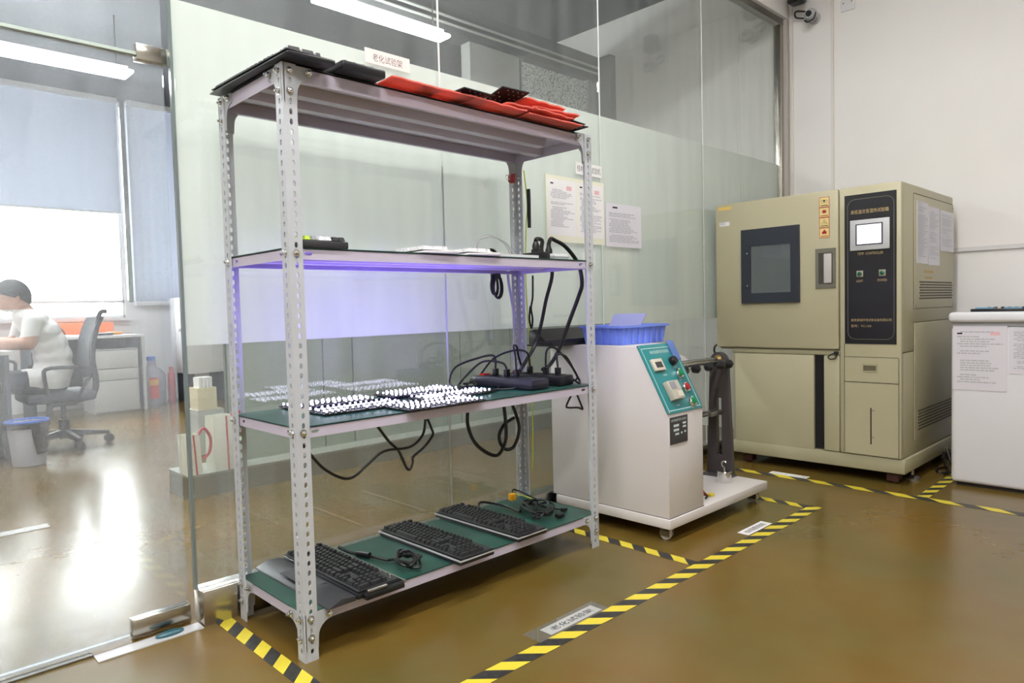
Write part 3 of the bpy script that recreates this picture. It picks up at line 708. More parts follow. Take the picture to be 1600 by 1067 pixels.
MB().tube([(1.71, .545, 1.36), (1.705, .545, 1.24), (1.69, .545, 1.18), (1.70, .545, 1.12), (1.69, .545, 1.07), (1.675, .545, 1.12), (1.685, .545, 1.19)], .006, 6, smooth=5).build('loop', cable_black, t)
cable('short stiff black strip hanging behind far back post', [(1.683, .535, 1.83), (1.684, .535, 1.76), (1.682, .535, 1.62)], .011, name='cable_strip')
t = thing('binder_clip', 'small red binder clip on far back post under top shelf', 'clip', (1.517, .50, 1.86))
MB().prism([(1.505, 1.847), (1.53, 1.84), (1.53, 1.89), (1.505, 1.883)], 1, .48, .512).build('body', red_btn, t, bevel=.002)
MB().tube([(1.505, .49, 1.872), (1.475, .49, 1.876), (1.470, .49, 1.866), (1.475, .49, 1.855), (1.505, .49, 1.858)], .002, 6).build('wire_handle', chrome, t)

# ------------------------------------------------------------------ red foam sheets and black plates on top shelf
z3 = onshelf(3)
rd = random.Random(11)
def foam(label, cx, cy, z, w_, d_, rz, lift, amp, ph, m=foam_red, name='foam_sheet', cat='foam sheet', th=.006, grp='red foam sheets'):
    t = MB(); nx, ny = 10, 8; vs = []
    c, s_ = math.cos(rz), math.sin(rz)
    for k in range(2):
        for j in range(ny+1):
            for i in range(nx+1):
                u, v = (i/nx-.5)*w_, (j/ny-.5)*d_
                h_ = z + th*k + abs(amp*math.sin(i*.9+ph))*(1-j/ny) + lift*max(0, .35-j/ny)**1.5*3 + .002*math.sin(j+ph)+.002
                vs.append((cx+u*c-v*s_, cy+u*s_+v*c, h_))
    n = (nx+1)*(ny+1); fs = []
    for j in range(ny):
        for i in range(nx):
            a = j*(nx+1)+i; fs += [(a, a+nx+1, a+nx+2, a+1), (n+a, n+a+1, n+a+nx+2, n+a+nx+1)]
    for i in range(nx): fs += [(i, i+1, n+i+1, n+i), (ny*(nx+1)+i+1, ny*(nx+1)+i, n+ny*(nx+1)+i, n+ny*(nx+1)+i+1)]
    for j in range(ny): a = j*(nx+1); b = a+nx; fs += [(a+nx+1, a, n+a, n+a+nx+1), (b, b+nx+1, n+b+nx+1, n+b)]
    return t.add(vs, fs).build(name, m, None, label=label, category=cat, group=grp)
foam('red foam sheet nearest the black keyboard housing', .50, .2, z3+.001, .24, .50, .05, .022, .003, 0)
foam('red foam sheet under the flat black plate on top shelf', .70, .2, z3+.009, .30, .51, -.03, .004, .003, 1)
foam('red foam sheet under the tilted dotted black plate', .93, .2, z3+.001, .30, .51, .02, .012, .005, 2)
foam('upper red foam sheet right of the dotted plate', 1.10, .2, z3+.020, .24, .50, -.05, .014, .005, 0)
foam('lowest red foam sheet of the fanned pile', 1.28, .2, z3+.001, .34, .51, -.04, .006, .003, 1)
foam('second red foam sheet in the fanned pile', 1.24, .19, z3+.020, .28, .50, .06, .010, .005, 2.2)
foam('third red foam sheet in the fanned pile', 1.30, .2, z3+.038, .28, .50, -.10, .012, .005, 3)
foam('topmost red foam sheet of the fanned pile', 1.20, .19, z3+.054, .26, .48, .03, .016, .006, .6)
def plate(label, c, w_, d_, rx, ry, rz):
    t = thing('black_plate', label, 'metal plate', c, 0, 'black plates on the top shelf'); t.rotation_euler = (rx, ry, rz)
    B(-w_/2, w_/2, -d_/2, d_/2, 0, .004).build('plate', edge_black, t, local=True)
    mb = MB()
    for i in range(int(w_/.028)):
        for j in range(int(d_/.028)):
            if (i*7+j*3) % 5 == 0: continue
            x = -w_/2+.016+i*.028; y = -d_/2+.016+j*.028
            mb.lathe((x, y, -.0012), [(.0028, 0), (.0028, .0065)], 6)
    mb.build('pins', white_plastic, t, local=True, kind='stuff')
plate('flat black plate lying on red foam on top shelf', (.79, .05, z3+.036), .15, .24, -.02, .0, .02)
plate('black plate with bright dots tilted up on red foam', (1.01, .03, z3+.066), .155, .20, -.22, -.02, -.03)
plate('black plate edge sticking out at the end of the foam pile', (1.42, .15, z3+.013), .16, .40, .0, .0, -.06)
plate('upper black plate between sheets at the end of foam pile', (1.42, .17, z3+.034), .14, .40, .0, .02, .05)
plate('black plate standing behind the first foam sheet', (.50, .25, z3+.040), .2, .3, .03, .0, .03)
# ------------------------------------------------------------------ cable bending test machine
MX, MY = 1.82, -.245
mc = thing('bending_test_machine', 'white cable bending test machine with teal control panel right of the rack', 'test machine', (2.3, .15, 0))
B(MX-.01, 2.84, MY-.01, .50, .072, .122).build('base_plate', machine_white, mc, bevel=.006)
body = MB().prism([(MY, .1225), (.53, .1225), (.53, .972), (-.065, .972), (MY, .636)], 0, MX, 2.14).build('cabinet', machine_white, mc, bevel=.005)
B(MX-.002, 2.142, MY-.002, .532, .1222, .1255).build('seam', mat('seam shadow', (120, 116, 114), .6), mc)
rear = MB().prism([(2.14, .1225), (2.56, .1225), (2.56, .845), (2.50, .875), (2.14, .965)], 1, .085, .50).build('drive_housing', machine_white, mc, bevel=.005)
# sloped panel: local frame (u right = +X, v up the slope)
pv = Vector((0, -.065-MY, .972-.636)); pvl = pv.length; pv.normalize(); pn = Vector((0, -pv.z, pv.y))
PO = Vector((MX, MY, .636))
def pp(u, v, h=0): return PO + Vector((u, 0, 0)) + pv*v + pn*h
def pbox(u0, u1, v0, v1, h0, h1):
    m = MB(); m.add([pp(u0,v0,h0), pp(u1,v0,h0), pp(u1,v1,h0), pp(u0,v1,h0), pp(u0,v0,h1), pp(u1,v0,h1), pp(u1,v1,h1), pp(u0,v1,h1)],
                     [(0,3,2,1),(4,5,6,7),(0,1,5,4),(1,2,6,5),(2,3,7,6),(3,0,4,7)]); return m
def plathe(u, v, prof, seg=18):
    m = MB(); vs = []; fs = []; n = len(prof); ax = Vector((1, 0, 0))
    for r, h_ in prof:
        for k in range(seg):
            a = 2*PI*k/seg; vs.append(pp(u, v, h_) + ax*(r*math.cos(a)) + pv*(r*math.sin(a)))
    for i in range(n-1):
        for k in range(seg): fs.append((i*seg+k, i*seg+(k+1) % seg, (i+1)*seg+(k+1) % seg, (i+1)*seg+k))
    fs += [tuple(range(seg-1, -1, -1)), tuple(range((n-1)*seg, n*seg))]; m.add(vs, fs); return m
cp = pbox(-.004, .322, .004, pvl+.002, .001, .007).build('control_panel', teal, mc, bevel=.002)
mb = MB()
for a in ((.014, .304, .018, .021), (.014, .304, pvl-.021, pvl-.018), (.014, .017, .018, pvl-.018), (.301, .304, .018, pvl-.018)):
    q = pbox(*a, .007, .0074); mb.add(q.v, q.f)
mb.build('border_line', ink_white, cp)
for u, v in ((.006, .012), (.31, .012), (.006, pvl-.008), (.31, pvl-.008)): plathe(u, v, [(.006, .007), (.006, .010), (.003, .011)], 10).build('screw', chrome, cp)
cream = mat('cream bezel', (216, 208, 190), .4)
d = pbox(.04, .13, pvl-.150, pvl-.085, .007, .022).build('display', cream, cp, bevel=.003)
pbox(.058, .115, pvl-.135, pvl-.103, .022, .0225).build('display_window', mat('dark display', (60, 56, 62), .2), d)
d = pbox(.06, .155, .065, .165, .007, .040).build('counter', mat('grey cream counter', (190, 186, 170), .4), cp, bevel=.004)
pbox(.07, .115, .120, .158, .040, .043).build('counter_window', mat('grey lens', (150, 150, 158), .2), d)
pbox(.10, .148, .075, .105, .040, .043).build('counter_wheels', cream, d)
plathe(.228, pvl-.105, [(.024, .007), (.024, .02), (.02, .034), (.018, .036)]).build('knob', black_plastic, cp)
for v, m in ((pvl-.178, green_btn), (pvl-.257, red_btn), (pvl-.336, green_btn)):
    b_ = plathe(.235, v, [(.027, .007), (.027, .022), (.024, .026)]).build('button_ring', chrome, cp)
    plathe(.235, v, [(.019, .026), (.019, .032), (.016, .034)]).build('button', m, b_)
R_, U_ = Vector((1, 0, 0)), pv
lettering('线材摇摆弯折试验机', ink_white, cp, pp(.075, pvl-.052, .0076), R_, U_, .17, .018)
lettering('计数器', ink_white, cp, pp(.10, pvl-.178, .0076), R_, U_, .035, .011)
lettering('计数器', ink_white, cp, pp(.09, .035, .0076), R_, U_, .035, .011)
for v, s_ in ((pvl-.215, '启动'), (pvl-.294, '停止'), (pvl-.373, '复位'), (pvl-.142, '调速')): lettering(s_, ink_white, cp, pp(.223, v, .0076), R_, U_, .024, .010)
# rating plate
rp = B(MX+.012, MX+.168, MY-.004, MY-.001, .49, .625).build('rating_plate', mat('black rating plate', (58, 56, 58), .35), mc)
mb = MB()
for (a, b, c, d_) in ((.03, .058, .575, .587), (.03, .058, .553, .565), (.038, .058, .533, .543), (.078, .096, .582, .592), (.078, .096, .564, .574), (.068, .076, .535, .545), (.086, .095, .538, .548)):
    mb.box(MX+a*1.7-.01, MX+b*1.7-.01, MY-.0045, MY-.004, c, d_)
mb.build('plate_fields', ink_white, rp)
lettering('线材摇摆弯折试验机', ink_white, rp, (MX+.018, MY-.0046, .602), (1, 0, 0), (0, 0, 1), .14, .013)
# slotted stand
sy, SXp = .035, 2.80
poly = [(sy+.088, .1225), (sy-.088, .1225), (sy-.058, .82)] + [(sy-.058*math.cos(a), .82+.06*math.sin(a)) for a in [PI*k/10 for k in range(1, 10)]] + [(sy+.058, .82)]
def plate_with_slot():
    mb = MB(); w_ = .017; z_a, z_b = .245, .60
    slot = [(sy-w_, z_a), (sy+w_, z_a), (sy+w_, z_b), (sy-w_, z_b)]
    def wd(z): return .088-.030*(z-.1225)/.70
    for k in range(1):
        mb.prism([(sy+wd(.1225), .1225), (sy-wd(.1225), .1225), (sy-wd(z_a), z_a), (sy+wd(z_a), z_a)], 0, SXp, SXp+.03)
        mb.prism([(sy-w_, z_a), (sy-wd(z_a), z_a), (sy-wd(z_b), z_b), (sy-w_, z_b)], 0, SXp, SXp+.03)
        mb.prism([(sy+wd(z_a), z_a), (sy+w_, z_a), (sy+w_, z_b), (sy+wd(z_b), z_b)], 0, SXp, SXp+.03)
        top = [(sy-wd(z_b), z_b), (sy-.058, .82)] + [(sy-.058*math.cos(a), .82+.062*math.sin(a)) for a in [PI*k_/12 for k_ in range(1, 12)]] + [(sy+.058, .82), (sy+wd(z_b), z_b)]
        mb.prism(top, 0, SXp, SXp+.03)
    return mb
st = plate_with_slot().build('stand_plate', stand_grey, mc)
MB().lathe((SXp-.006, sy, .838), [(.026, 0), (.026, .04)], 18, 0).build('bearing', mat('brass bearing', (196, 170, 110), .3, metal=1), st)
B(2.735, SXp+.03, sy-.10, sy+.10, .1222, .129).build('stand_foot', stand_grey, mc)
# oscillating arm rods with black clamping knobs
MB().tube([(2.10, sy, .846), (SXp, sy, .838)], .014, 10, smooth=1).tube([(2.12, sy-.045, .832), (SXp, sy-.045, .828)], .010, 8, smooth=1).build('swing_rod', chrome, mc)
for i, x in enumerate((2.20, 2.30, 2.42, 2.56, 2.70, 2.79)):
    MB().lathe((x, sy-.10, .812), [(.012, 0), (.026, .012), (.026, .04), (.014, .052)], 10, 1).build('clamp_knob', black_plastic, mc, angle=20)
for x in (2.24, 2.40): MB().lathe((x, sy+.03, .86), [(.012, 0), (.024, .012), (.024, .035), (.012, .045)], 10, 1).build('clamp_knob', black_plastic, mc)
MB().tube([(2.18, sy-.02, .875), (2.20, sy-.03, .93)], .012, 8, smooth=1).tube([(2.165, sy-.03, .905), (2.215, sy-.03, .945)], .010, 8, smooth=1).build('clamp_lever', red_plastic, mc)
MB().tube([(2.14, sy, .52), (SXp+.02, sy, .512)], .012, 8, smooth=1).build('guide_rod', steel_dark, mc)
B(2.66, 2.80, sy-.03, sy+.03, .50, .53).build('guide_clamp', steel_dark, mc, bevel=.004); B(2.44, 2.56, sy-.02, sy+.02, .475, .52).build('guide_block', stand_grey, mc, bevel=.004)
MB().lathe((SXp+.031, sy, .26), [(.016, 0), (.016, .02)], 12, 0).build('slot_bolt', black_plastic, mc)
# casters
for (x, y) in ((1.87, -.19), (1.87, .44), (2.78, -.19), (2.78, .44)):
    c_ = MB().box(x-.022, x+.022, y-.03, y+.01, .05, .072).box(x-.022, x-.018, y-.03, y+.02, .022, .06).box(x+.018, x+.022, y-.03, y+.02, .022, .06).build('caster', steel_dark, mc)
    MB().lathe((x-.012, y, .0315), [(.018, 0), (.031, .002), (.031, .022), (.018, .024)], 18, 0).build('wheel', mat('cream wheel', (206, 200, 186), .5), c_)
# things on the machine
t = thing('plastic_bin', 'blue ribbed plastic parts bin on top of the test machine', 'bin', (2.1, .2, .9725))
bx0, bx1, by0, by1, bz0, bz1 = 1.865, 2.27, .055, .33, .9728, 1.075
blue = mat('bright blue plastic', (126, 152, 248), .4, var=.05); mb = MB()
mb.box(bx0+.02, bx1-.02, by0+.02, by1-.02, bz0, bz0+.006)
def taper_wall(p0, p1, q0, q1):   # bottom edge p0-p1, top edge q0-q1
    mb.add([(*p0, bz0), (*p1, bz0), (*q1, bz1), (*q0, bz1)] + [(*[a*.97+b*.03 for a, b in zip(p0, ((bx0+bx1)/2, (by0+by1)/2))], bz0), (*[a*.97+b*.03 for a, b in zip(p1, ((bx0+bx1)/2, (by0+by1)/2))], bz0),
            (*[a*.97+b*.03 for a, b in zip(q1, ((bx0+bx1)/2, (by0+by1)/2))], bz1), (*[a*.97+b*.03 for a, b in zip(q0, ((bx0+bx1)/2, (by0+by1)/2))], bz1)],
           [(0,1,2,3), (7,6,5,4), (0,3,7,4), (1,5,6,2), (3,2,6,7), (0,4,5,1)])
bb = [(bx0+.015, by0+.012), (bx1-.015, by0+.012), (bx1-.015, by1-.012), (bx0+.015, by1-.012)]; tt = [(bx0, by0), (bx1, by0), (bx1, by1), (bx0, by1)]
for i in range(4): taper_wall(bb[i], bb[(i+1) % 4], tt[i], tt[(i+1) % 4])
mb.build('bin_body', blue, t)
B(bx0-.012, bx1+.012, by0-.012, by0+.002, bz1-.012, bz1).build('rim', blue, t); B(bx0-.012, bx1+.012, by1-.002, by1+.012, bz1-.012, bz1).build('rim', blue, t)
B(bx0-.012, bx0+.002, by0+.002, by1-.002, bz1-.012, bz1).build('rim', blue, t); B(bx1-.002, bx1+.012, by0+.002, by1-.002, bz1-.012, bz1).build('rim', blue, t)
for i in range(7): x = bx0+.04+i*(bx1-bx0-.08)/6; B(x-.004, x+.004, by0-.004, by0+.010, bz0+.004, bz1-.012).build('rib', blue, t)
for i in range(5): y = by0+.04+i*(by1-by0-.08)/4; B(bx0-.004, bx0+.010, y-.004, y+.004, bz0+.004, bz1-.012).build('rib', blue, t)
t = thing('plastic_sheet', 'pale violet plastic sheet leaning inside the blue bin', 'sheet', (2.05, .2, 1.0))
MB().add([(2.0, .30, 1.0), (2.0, .085, 1.0), (2.12, .085, 1.135), (2.12, .30, 1.135), (2.006, .30, .998), (2.006, .085, .998), (2.126, .085, 1.133), (2.126, .30, 1.133)],
         [(0,1,2,3),(7,6,5,4),(0,4,5,1),(1,5,6,2),(2,6,7,3),(3,7,4,0)]).build('sheet', sheer('violet film', (196, 200, 236), .5), t)
t = thing('plastic_bag', 'small clear blue bag draped over top corner of teal panel', 'bag', (2.1, -.09, .93))
pbox(.255, .312, pvl-.10, pvl+.012, .012, .016).build('film', sheer('pale blue film', (150, 180, 240), .5, clear=.35), t)
t = thing('black_housing', 'black plastic housing lying on the test machine behind the blue bin', 'plastic housing', (1.97, .44, .9725))
MB().prism([(.52, .9725), (.52, 1.055), (.475, 1.065), (.40, 1.005), (.345, 1.01), (.345, .9725)], 0, 1.64, 2.12).build('shell', black_plastic, t, bevel=.004)
B(1.63, 2.125, .35, .525, .9727, .982).build('flange', black_plastic, t)
t = thing('hook_weight', 'steel hook weight standing on the machine base plate', 'weight', (2.66, -.075, .122))
MB().lathe((2.66, -.075, .1224), [(.042, 0), (.042, .062), (.039, .065)], 24).build('cylinder', chrome, t)
MB().tube([(2.66, -.075, .186), (2.66, -.075, .205), (2.66, -.062, .22), (2.66, -.06, .235), (2.66, -.075, .245), (2.66, -.09, .235)], .005, 8, smooth=4).build('hook', chrome, t)
t = thing('wire_scrap', 'short red and black wires with yellow plug on machine base', 'wire', (2.33, -.14, .122))
MB().tube([(2.40, -.06, .135), (2.36, -.11, .135), (2.31, -.15, .128)], .005, 6).build('red_wire', cable_red, t)
MB().tube([(2.37, -.10, .13), (2.30, -.17, .129), (2.25, -.19, .131)], .006, 6).build('black_wire', cable_black, t)
B(2.31, 2.35, -.19, -.16, .1225, .138).build('plug', mat('yellow plug', (225, 200, 60), .4), t, bevel=.003)

# ------------------------------------------------------------------ climate chamber
CX = 3.68; CB = 4.80
ch = thing('climate_chamber', 'large beige climate test chamber with black control panel at the right wall', 'test chamber', (4.2, -.1, 0))
mb = MB(); mb.box(CX+.02, CB, -.73, .53, .84, 1.905); mb.box(CX+.03, CB, -.73, .42, .17, .84)
mb.build('cabinet', beige, ch, bevel=.012)
B(CX+.0, CB, -.745, .425, .075, .168).build('plinth', beige_dk, ch, bevel=.008)
door = B(CX-.015, CX+.0195, -.352, .535, .855, 1.905).build('upper_door', beige, ch, bevel=.010)
# viewing window
fr = MB()
fr.box(CX-.035, CX-.016, -.10, .322, 1.58, 1.70).box(CX-.035, CX-.016, -.10, .322, 1.174, 1.245).box(CX-.035, CX-.016, .25, .322, 1.245, 1.58).box(CX-.035, CX-.016, -.10, -.04, 1.245, 1.58)
wf = fr.build('window_frame', win_frame, door)
B(CX-.030, CX-.026, -.04, .25, 1.245, 1.58).build('window_glass', glass('chamber window glass', (.8, .85, .86), .08, .35, (.40, .44, .46)), door)
B(CX-.0245, CX-.0152, -.04, .25, 1.245, 1.58).build('window_inner', mat('grey inner pane', (98, 106, 108), .3), door)
B(CX-.0145, CX-.012, .215, .25, 1.245, 1.58)
for z in (1.30, 1.53): MB().lathe((CX-.0365, .275, z), [(.005, .0), (.005, .0015)], 8, 0).build('screw', chrome, wf)
hd = MB().box(CX-.022, CX-.0155, -.337, -.205, 1.262, 1.29).box(CX-.022, CX-.0155, -.337, -.205, 1.495, 1.525).box(CX-.022, CX-.0155, -.225, -.205, 1.29, 1.495).box(CX-.022, CX-.0155, -.337, -.318, 1.29, 1.495).build('handle_surround', greybrown, door)
B(CX-.0158, CX-.0153, -.318, -.225, 1.29, 1.495).build('handle_recess', mat('dark recess', (70, 68, 62), .5), hd)
B(CX-.030, CX-.0160, -.312, -.262, 1.295, 1.49).build('handle_grip', mat('pale grip', (196, 192, 190), .35), hd, bevel=.004)
# warning stickers
warn = mat('yellow warning sticker', (226, 206, 140), .5)
for i, z in enumerate((1.797, 1.730, 1.663, 1.595)):
    s_ = B(CX-.017, CX-.0155, -.297, -.230, z, z+.066).build('warning_sticker', red_btn, door)
    B(CX-.0175, CX-.017, -.294, -.233, z+.003, z+.063).build('sticker_face', warn, s_)
    mb = MB(); cy = -.2635; cz = z+.038
    if i == 1: mb.add([(CX-.018, cy+.02*math.cos(a)*(1 if k % 2 else .5), cz+.016*math.sin(a)*(1 if k % 2 else .5)) for k, a in enumerate([2*PI*q/14 for q in range(14)])], [tuple(range(14))]); mm = red_btn
    elif i == 3: mb.add([(CX-.018, cy+p, cz+q) for p, q in ((-.014, -.012), (.014, -.012), (.016, .0), (.006, .008), (0, .020), (-.007, .008), (-.016, .002))], [tuple(range(7))]); mm = red_btn
    elif i == 2:
        mm = ink; mb.tube([(CX-.018, cy-.02, cz-.014), (CX-.018, cy+.02, cz-.014), (CX-.018, cy, cz+.018), (CX-.018, cy-.02, cz-.014)], .0012, 4, smooth=1).lathe((CX-.018, cy, cz-.003), [(.004, 0), (.004, .0005)], 8, 0)
    else:
        mm = ink; mb.tube([(CX-.018, cy-.02, cz-.008), (CX-.018, cy-.02, cz+.008), (CX-.018, cy+.02, cz+.008), (CX-.018, cy+.02, cz-.008), (CX-.018, cy-.02, cz-.008)], .001, 4, smooth=1).lathe((CX-.018, cy, cz+.003), [(.007, 0), (.007, .0005)], 8, 0)
    mb.build('sticker_symbol', mm, s_)
    B(CX-.0178, CX-.0175, -.288, -.240, z+.009, z+.014).build('sticker_text', mm, s_)
B(CX-.0165, CX-.0155, .405, .505, 1.862, 1.885).build('tape_piece', mat('yellow tape', (226, 196, 110), .5), door)
s_ = B(CX-.0165, CX-.0155, .42, .50, 1.745, 1.775).build('asset_sticker', paper, door)
printed(s_, (CX-.017, .50, 1.745), (0, -1, 0), (0, 0, 1), .08, .03, 4, ink_grey, 4)
# right column with control panel
B(CX-.012, CX+.0195, -.73, -.356, .17, 1.905).build('control_column', beige, ch, bevel=.012)
cpn = B(CX-.016, CX-.0125, -.702, -.392, .895, 1.852).build('control_panel', panel_black, ch)
mb = MB(); y0, y1, za, zb, rr = -.688, -.412, .925, 1.822, .045; pts = []
for (cy, cz, a0) in ((y1-rr, zb-rr, 0), (y0+rr, zb-rr, PI/2), (y0+rr, za+rr, PI), (y1-rr, za+rr, 3*PI/2)):
    for k in range(6): a = a0+PI/2*k/5; pts.append((CX-.0165, cy+rr*math.cos(a), cz+rr*math.sin(a)))
pts.append(pts[0]); mb.tube(pts, .0016, 4, smooth=1).build('border_line', mat('dull gold line', (120, 116, 104), .5), cpn)
RY = (0, -1, 0); UZ = (0, 0, 1)
lettering('高低温交变湿热试验箱', ink_gold, cpn, (CX-.0168, -.432, 1.728), RY, UZ, .226, .026)
lettering('TEMP  CONTROLLER', ink_gold, cpn, (CX-.0168, -.472, 1.465), RY, UZ, .154, .017)
lettering('LIGHT', ink_gold, cpn, (CX-.0168, -.466, 1.292), RY, UZ, .040, .015)
lettering('POWER', ink_gold, cpn, (CX-.0168, -.592, 1.292), RY, UZ, .056, .015)
lettering('爱思普瑞环境试验设备有限公司', ink_gold, cpn, (CX-.0168, -.432, 1.040), RY, UZ, .242, .017)
lettering('型号：TC-150', ink_gold, cpn, (CX-.0168, -.432, 1.002), RY, UZ, .122, .017)
hm = B(CX-.030, CX-.0163, -.666, -.430, 1.494, 1.688).build('touch_screen', mat('silver bezel', (196, 198, 200), .35), cpn, bevel=.004)
B(CX-.0312, CX-.0302, -.628, -.466, 1.526, 1.661).build('screen_frame', mat('dark blue frame', (30, 32, 52), .3), hm)
sc = B(CX-.0318, CX-.0313, -.620, -.474, 1.533, 1.654).build('screen', emit('lit screen', (.92, .95, 1), .85), hm)
mb = MB().box(CX-.0321, CX-.0319, -.620, -.474, 1.636, 1.638).box(CX-.0321, CX-.0319, -.620, -.474, 1.597, 1.599).box(CX-.0321, CX-.0319, -.620, -.474, 1.550, 1.553)
for y in (-.513, -.55, -.585): mb.box(CX-.0321, CX-.0319, y-.003, y+.003, 1.533, 1.552)
mb.build('screen_lines', emit('screen lines', (.45, .62, .95), .6), sc)
lettering('25.0 °C', emit('screen digits', (.85, .6, .75), .6), sc, (CX-.0321, -.545, 1.61), RY, UZ, .05, .015)
for y, b_ in ((-.487, 'light_button'), (-.621, 'power_button')):
    q = B(CX-.022, CX-.0163, y-.020, y+.020, 1.325, 1.365).build(b_, mat('button bezel', (150, 146, 128), .4), cpn, bevel=.003)
    MB().lathe((CX-.0225, y, 1.345), [(.013, 0), (.013, -.004), (.007, -.008)], 16, 0).build('lens', mat('dark green lens', (14, 92, 66), .15), q)
# drawer and water level door
dw = B(CX-.014, CX-.0125, -.712, -.390, .650, .806).build('drawer', beige, ch)
hp = MB().box(CX-.019, CX-.0142, -.59, -.50, .715, .723).box(CX-.019, CX-.0142, -.59, -.50, .757, .768).box(CX-.019, CX-.0142, -.59, -.583, .723, .757).box(CX-.019, CX-.0142, -.507, -.50, .723, .757).build('drawer_pull', beige_dk, dw)
B(CX-.0148, CX-.0142, -.583, -.507, .723, .757).build('pull_recess', mat('beige recess', (104, 100, 78), .5), dw)
ld = B(CX-.014, CX-.0125, -.712, -.390, .178, .642).build('lower_door', beige, ch)
MB().box(CX-.0146, CX-.0142, -.555, -.547, .248, .484).build('level_gauge', mat('dark brown gauge', (50, 30, 24), .3), ld)
lettering('H', ink, ld, (CX-.0147, -.562, .462), RY, UZ, .010, .012); lettering('L', ink, ld, (CX-.0147, -.562, .29), RY, UZ, .008, .012)
mb = MB().box(CX-.0146, CX-.0142, -.56, -.555, .465, .467).box(CX-.0146, CX-.0142, -.56, -.555, .293, .295); mb.build('gauge_marks', ink, ld)
for (a, b, c, d_) in ((-.712, -.390, .644, .648), (-.712, -.390, .808, .811), (-.716, -.713, .178, .808), (-.389, -.386, .178, .895)):
    B(CX-.0128, CX-.0122, a, b, c, d_).build('shadow_gap', mat('beige seam', (60, 58, 46), .7), ch)
B(CX+.0, CX+.0295, -.181, .398, .165, .812).build('sliding_door', beige, ch, bevel=.006)
B(CX+.020, CX+.0293, -.248, -.183, .178, .812).build('dark_opening', dark_gap, ch)
B(CX-.005, CX+.0293, -.352, -.250, .172, .812).build('door_stile', beige, ch, bevel=.006)
B(CX+.005, CX+.0293, -.352, .42, .815, .845).build('rail', beige_dk, ch, bevel=.004)
B(CX+.010, CX+.0293, .400, .42, .172, .812).build('side_post', mat('grey beige post', (150, 146, 124), .45), ch)
lk = MB().box(CX-.03, CX-.006, -.350, -.325, .822, .842).build('latch', black_plastic, ch, bevel=.003)
MB().tube([(CX-.02, -.325, .83), (CX-.02, -.30, .818), (CX-.02, -.285, .803), (CX-.02, -.30, .79), (CX-.02, -.33, .797), (CX-.02, -.34, .822)], .004, 6).build('latch_ring', black_plastic, lk)
MB().tube([(CX+.0, .54, .87), (CX-.012, .555, .85), (CX-.01, .555, .81), (CX+.02, .53, .80)], .008, 8).build('door_lever', black_plastic, ch)
# side of the chamber: upper and lower panels, vents, papers
sd = B(3.90, 4.785, -.736, -.7305, 1.115, 1.845).build('side_panel', beige, ch, bevel=.002)
sl = B(3.905, 4.785, -.736, -.7305, .26, 1.02).build('side_panel', beige, ch, bevel=.002)
for (x0, x1, z0_, z1_, nr, pr) in ((4.0, 4.755, 1.178, 1.285, 7, sd), (3.975, 4.765, .322, .442, 7, sl)):
    mb = MB()
    for j in range(nr):
        z = z0_+(z1_-z0_)*j/(nr-1)
        for i in range(30):
            x = x0+(x1-x0)*(i+(.5 if j % 2 else 0))/30; mb.box(x, x+.016, -.7368, -.7361, z-.005, z+.005)
    mb.build('vent_holes', dark_gap, pr, kind='stuff')
mb = MB().box(3.898, 4.787, -.7303, -.7300, 1.11, 1.113).box(3.898, 4.787, -.7308, -.7300, 1.847, 1.852).box(3.894, 3.898, -.7308, -.7300, 1.11, 1.85).box(3.90, 4.787, -.7308, -.7300, 1.022, 1.026).box(3.90, 3.904, -.7308, -.73, .255, 1.025)
mb.build('panel_gap', mat('panel seam', (90, 84, 60), .7), ch)
for i, (x, z) in enumerate(((3.92, 1.13), (4.765, 1.13), (4.765, 1.82), (3.925, .28))): MB().lathe((x, -.7362, z), [(.006, 0), (.006, -.002)], 8, 1).build('screw', steel_dark, sd if i < 3 else sl)
B(4.10, 4.30, -.7375, -.7362, 1.345, 1.362).build('tape_residue', mat('tape residue', (190, 160, 100), .6), sd); B(4.12, 4.28, -.7375, -.7362, 1.308, 1.320).build('tape_residue', MATS['tape residue'], sd)
for (x0, x1, za, zb, sdn, lab) in ((3.935, 4.175, 1.405, 1.805, 1, 'left page of the plastic covered sheets on chamber side'), (4.18, 4.432, 1.40, 1.79, 2, 'right page of the plastic covered sheets on chamber side'), (4.45, 4.782, 1.505, 1.785, 3, 'small framed sheet on chamber side beside two pages')):
    t = thing('notice_sheet', lab, 'paper sheet', ((x0+x1)/2, -.738, za), 0, 'sheets on the chamber side')
    B(x0, x1, -.7395, -.7375, za, zb).build('page', mat('lilac white paper', (226, 224, 232), .4), t)
    printed(t, (x0, -.7398, za), (1, 0, 0), (0, 0, 1), x1-x0, zb-za, 26, mat('pale print', (204, 204, 212), .6), sdn)
# feet
for (x, y) in ((3.76, -.66), (3.76, .33), (4.7, -.66), (4.7, .33)):
    c_ = MB().box(x-.03, x+.03, y-.03, y+.03, .05, .075).box(x-.035, x-.028, y-.035, y+.035, .015, .06).box(x+.028, x+.035, y-.035, y+.035, .015, .06).build('caster', mat('brown caster', (70, 34, 28), .5), ch)
    MB().lathe((x-.02, y, .036), [(.02, 0), (.036, .003), (.036, .037), (.02, .04)], 16, 0).build('wheel', mat('dark red wheel', (60, 18, 18), .5), c_)
c_ = MB().lathe((3.93, -.715, 0), [(.05, 0), (.05, .010), (.035, .022), (.012, .03), (.010, .075)], 20).build('levelling_foot', steel_dark, ch)
t = thing('power_lead', 'black power leads lying on floor under the chamber by freezer', 'cable', (4.1, -.77, 0))
MB().tube([(4.45, -.76, .10), (4.35, -.80, .03), (4.25, -.84, .008), (4.2, -.80, .008), (4.3, -.76, .008), (4.4, -.80, .008)], .007, 6).build('lead', cable_black, t)
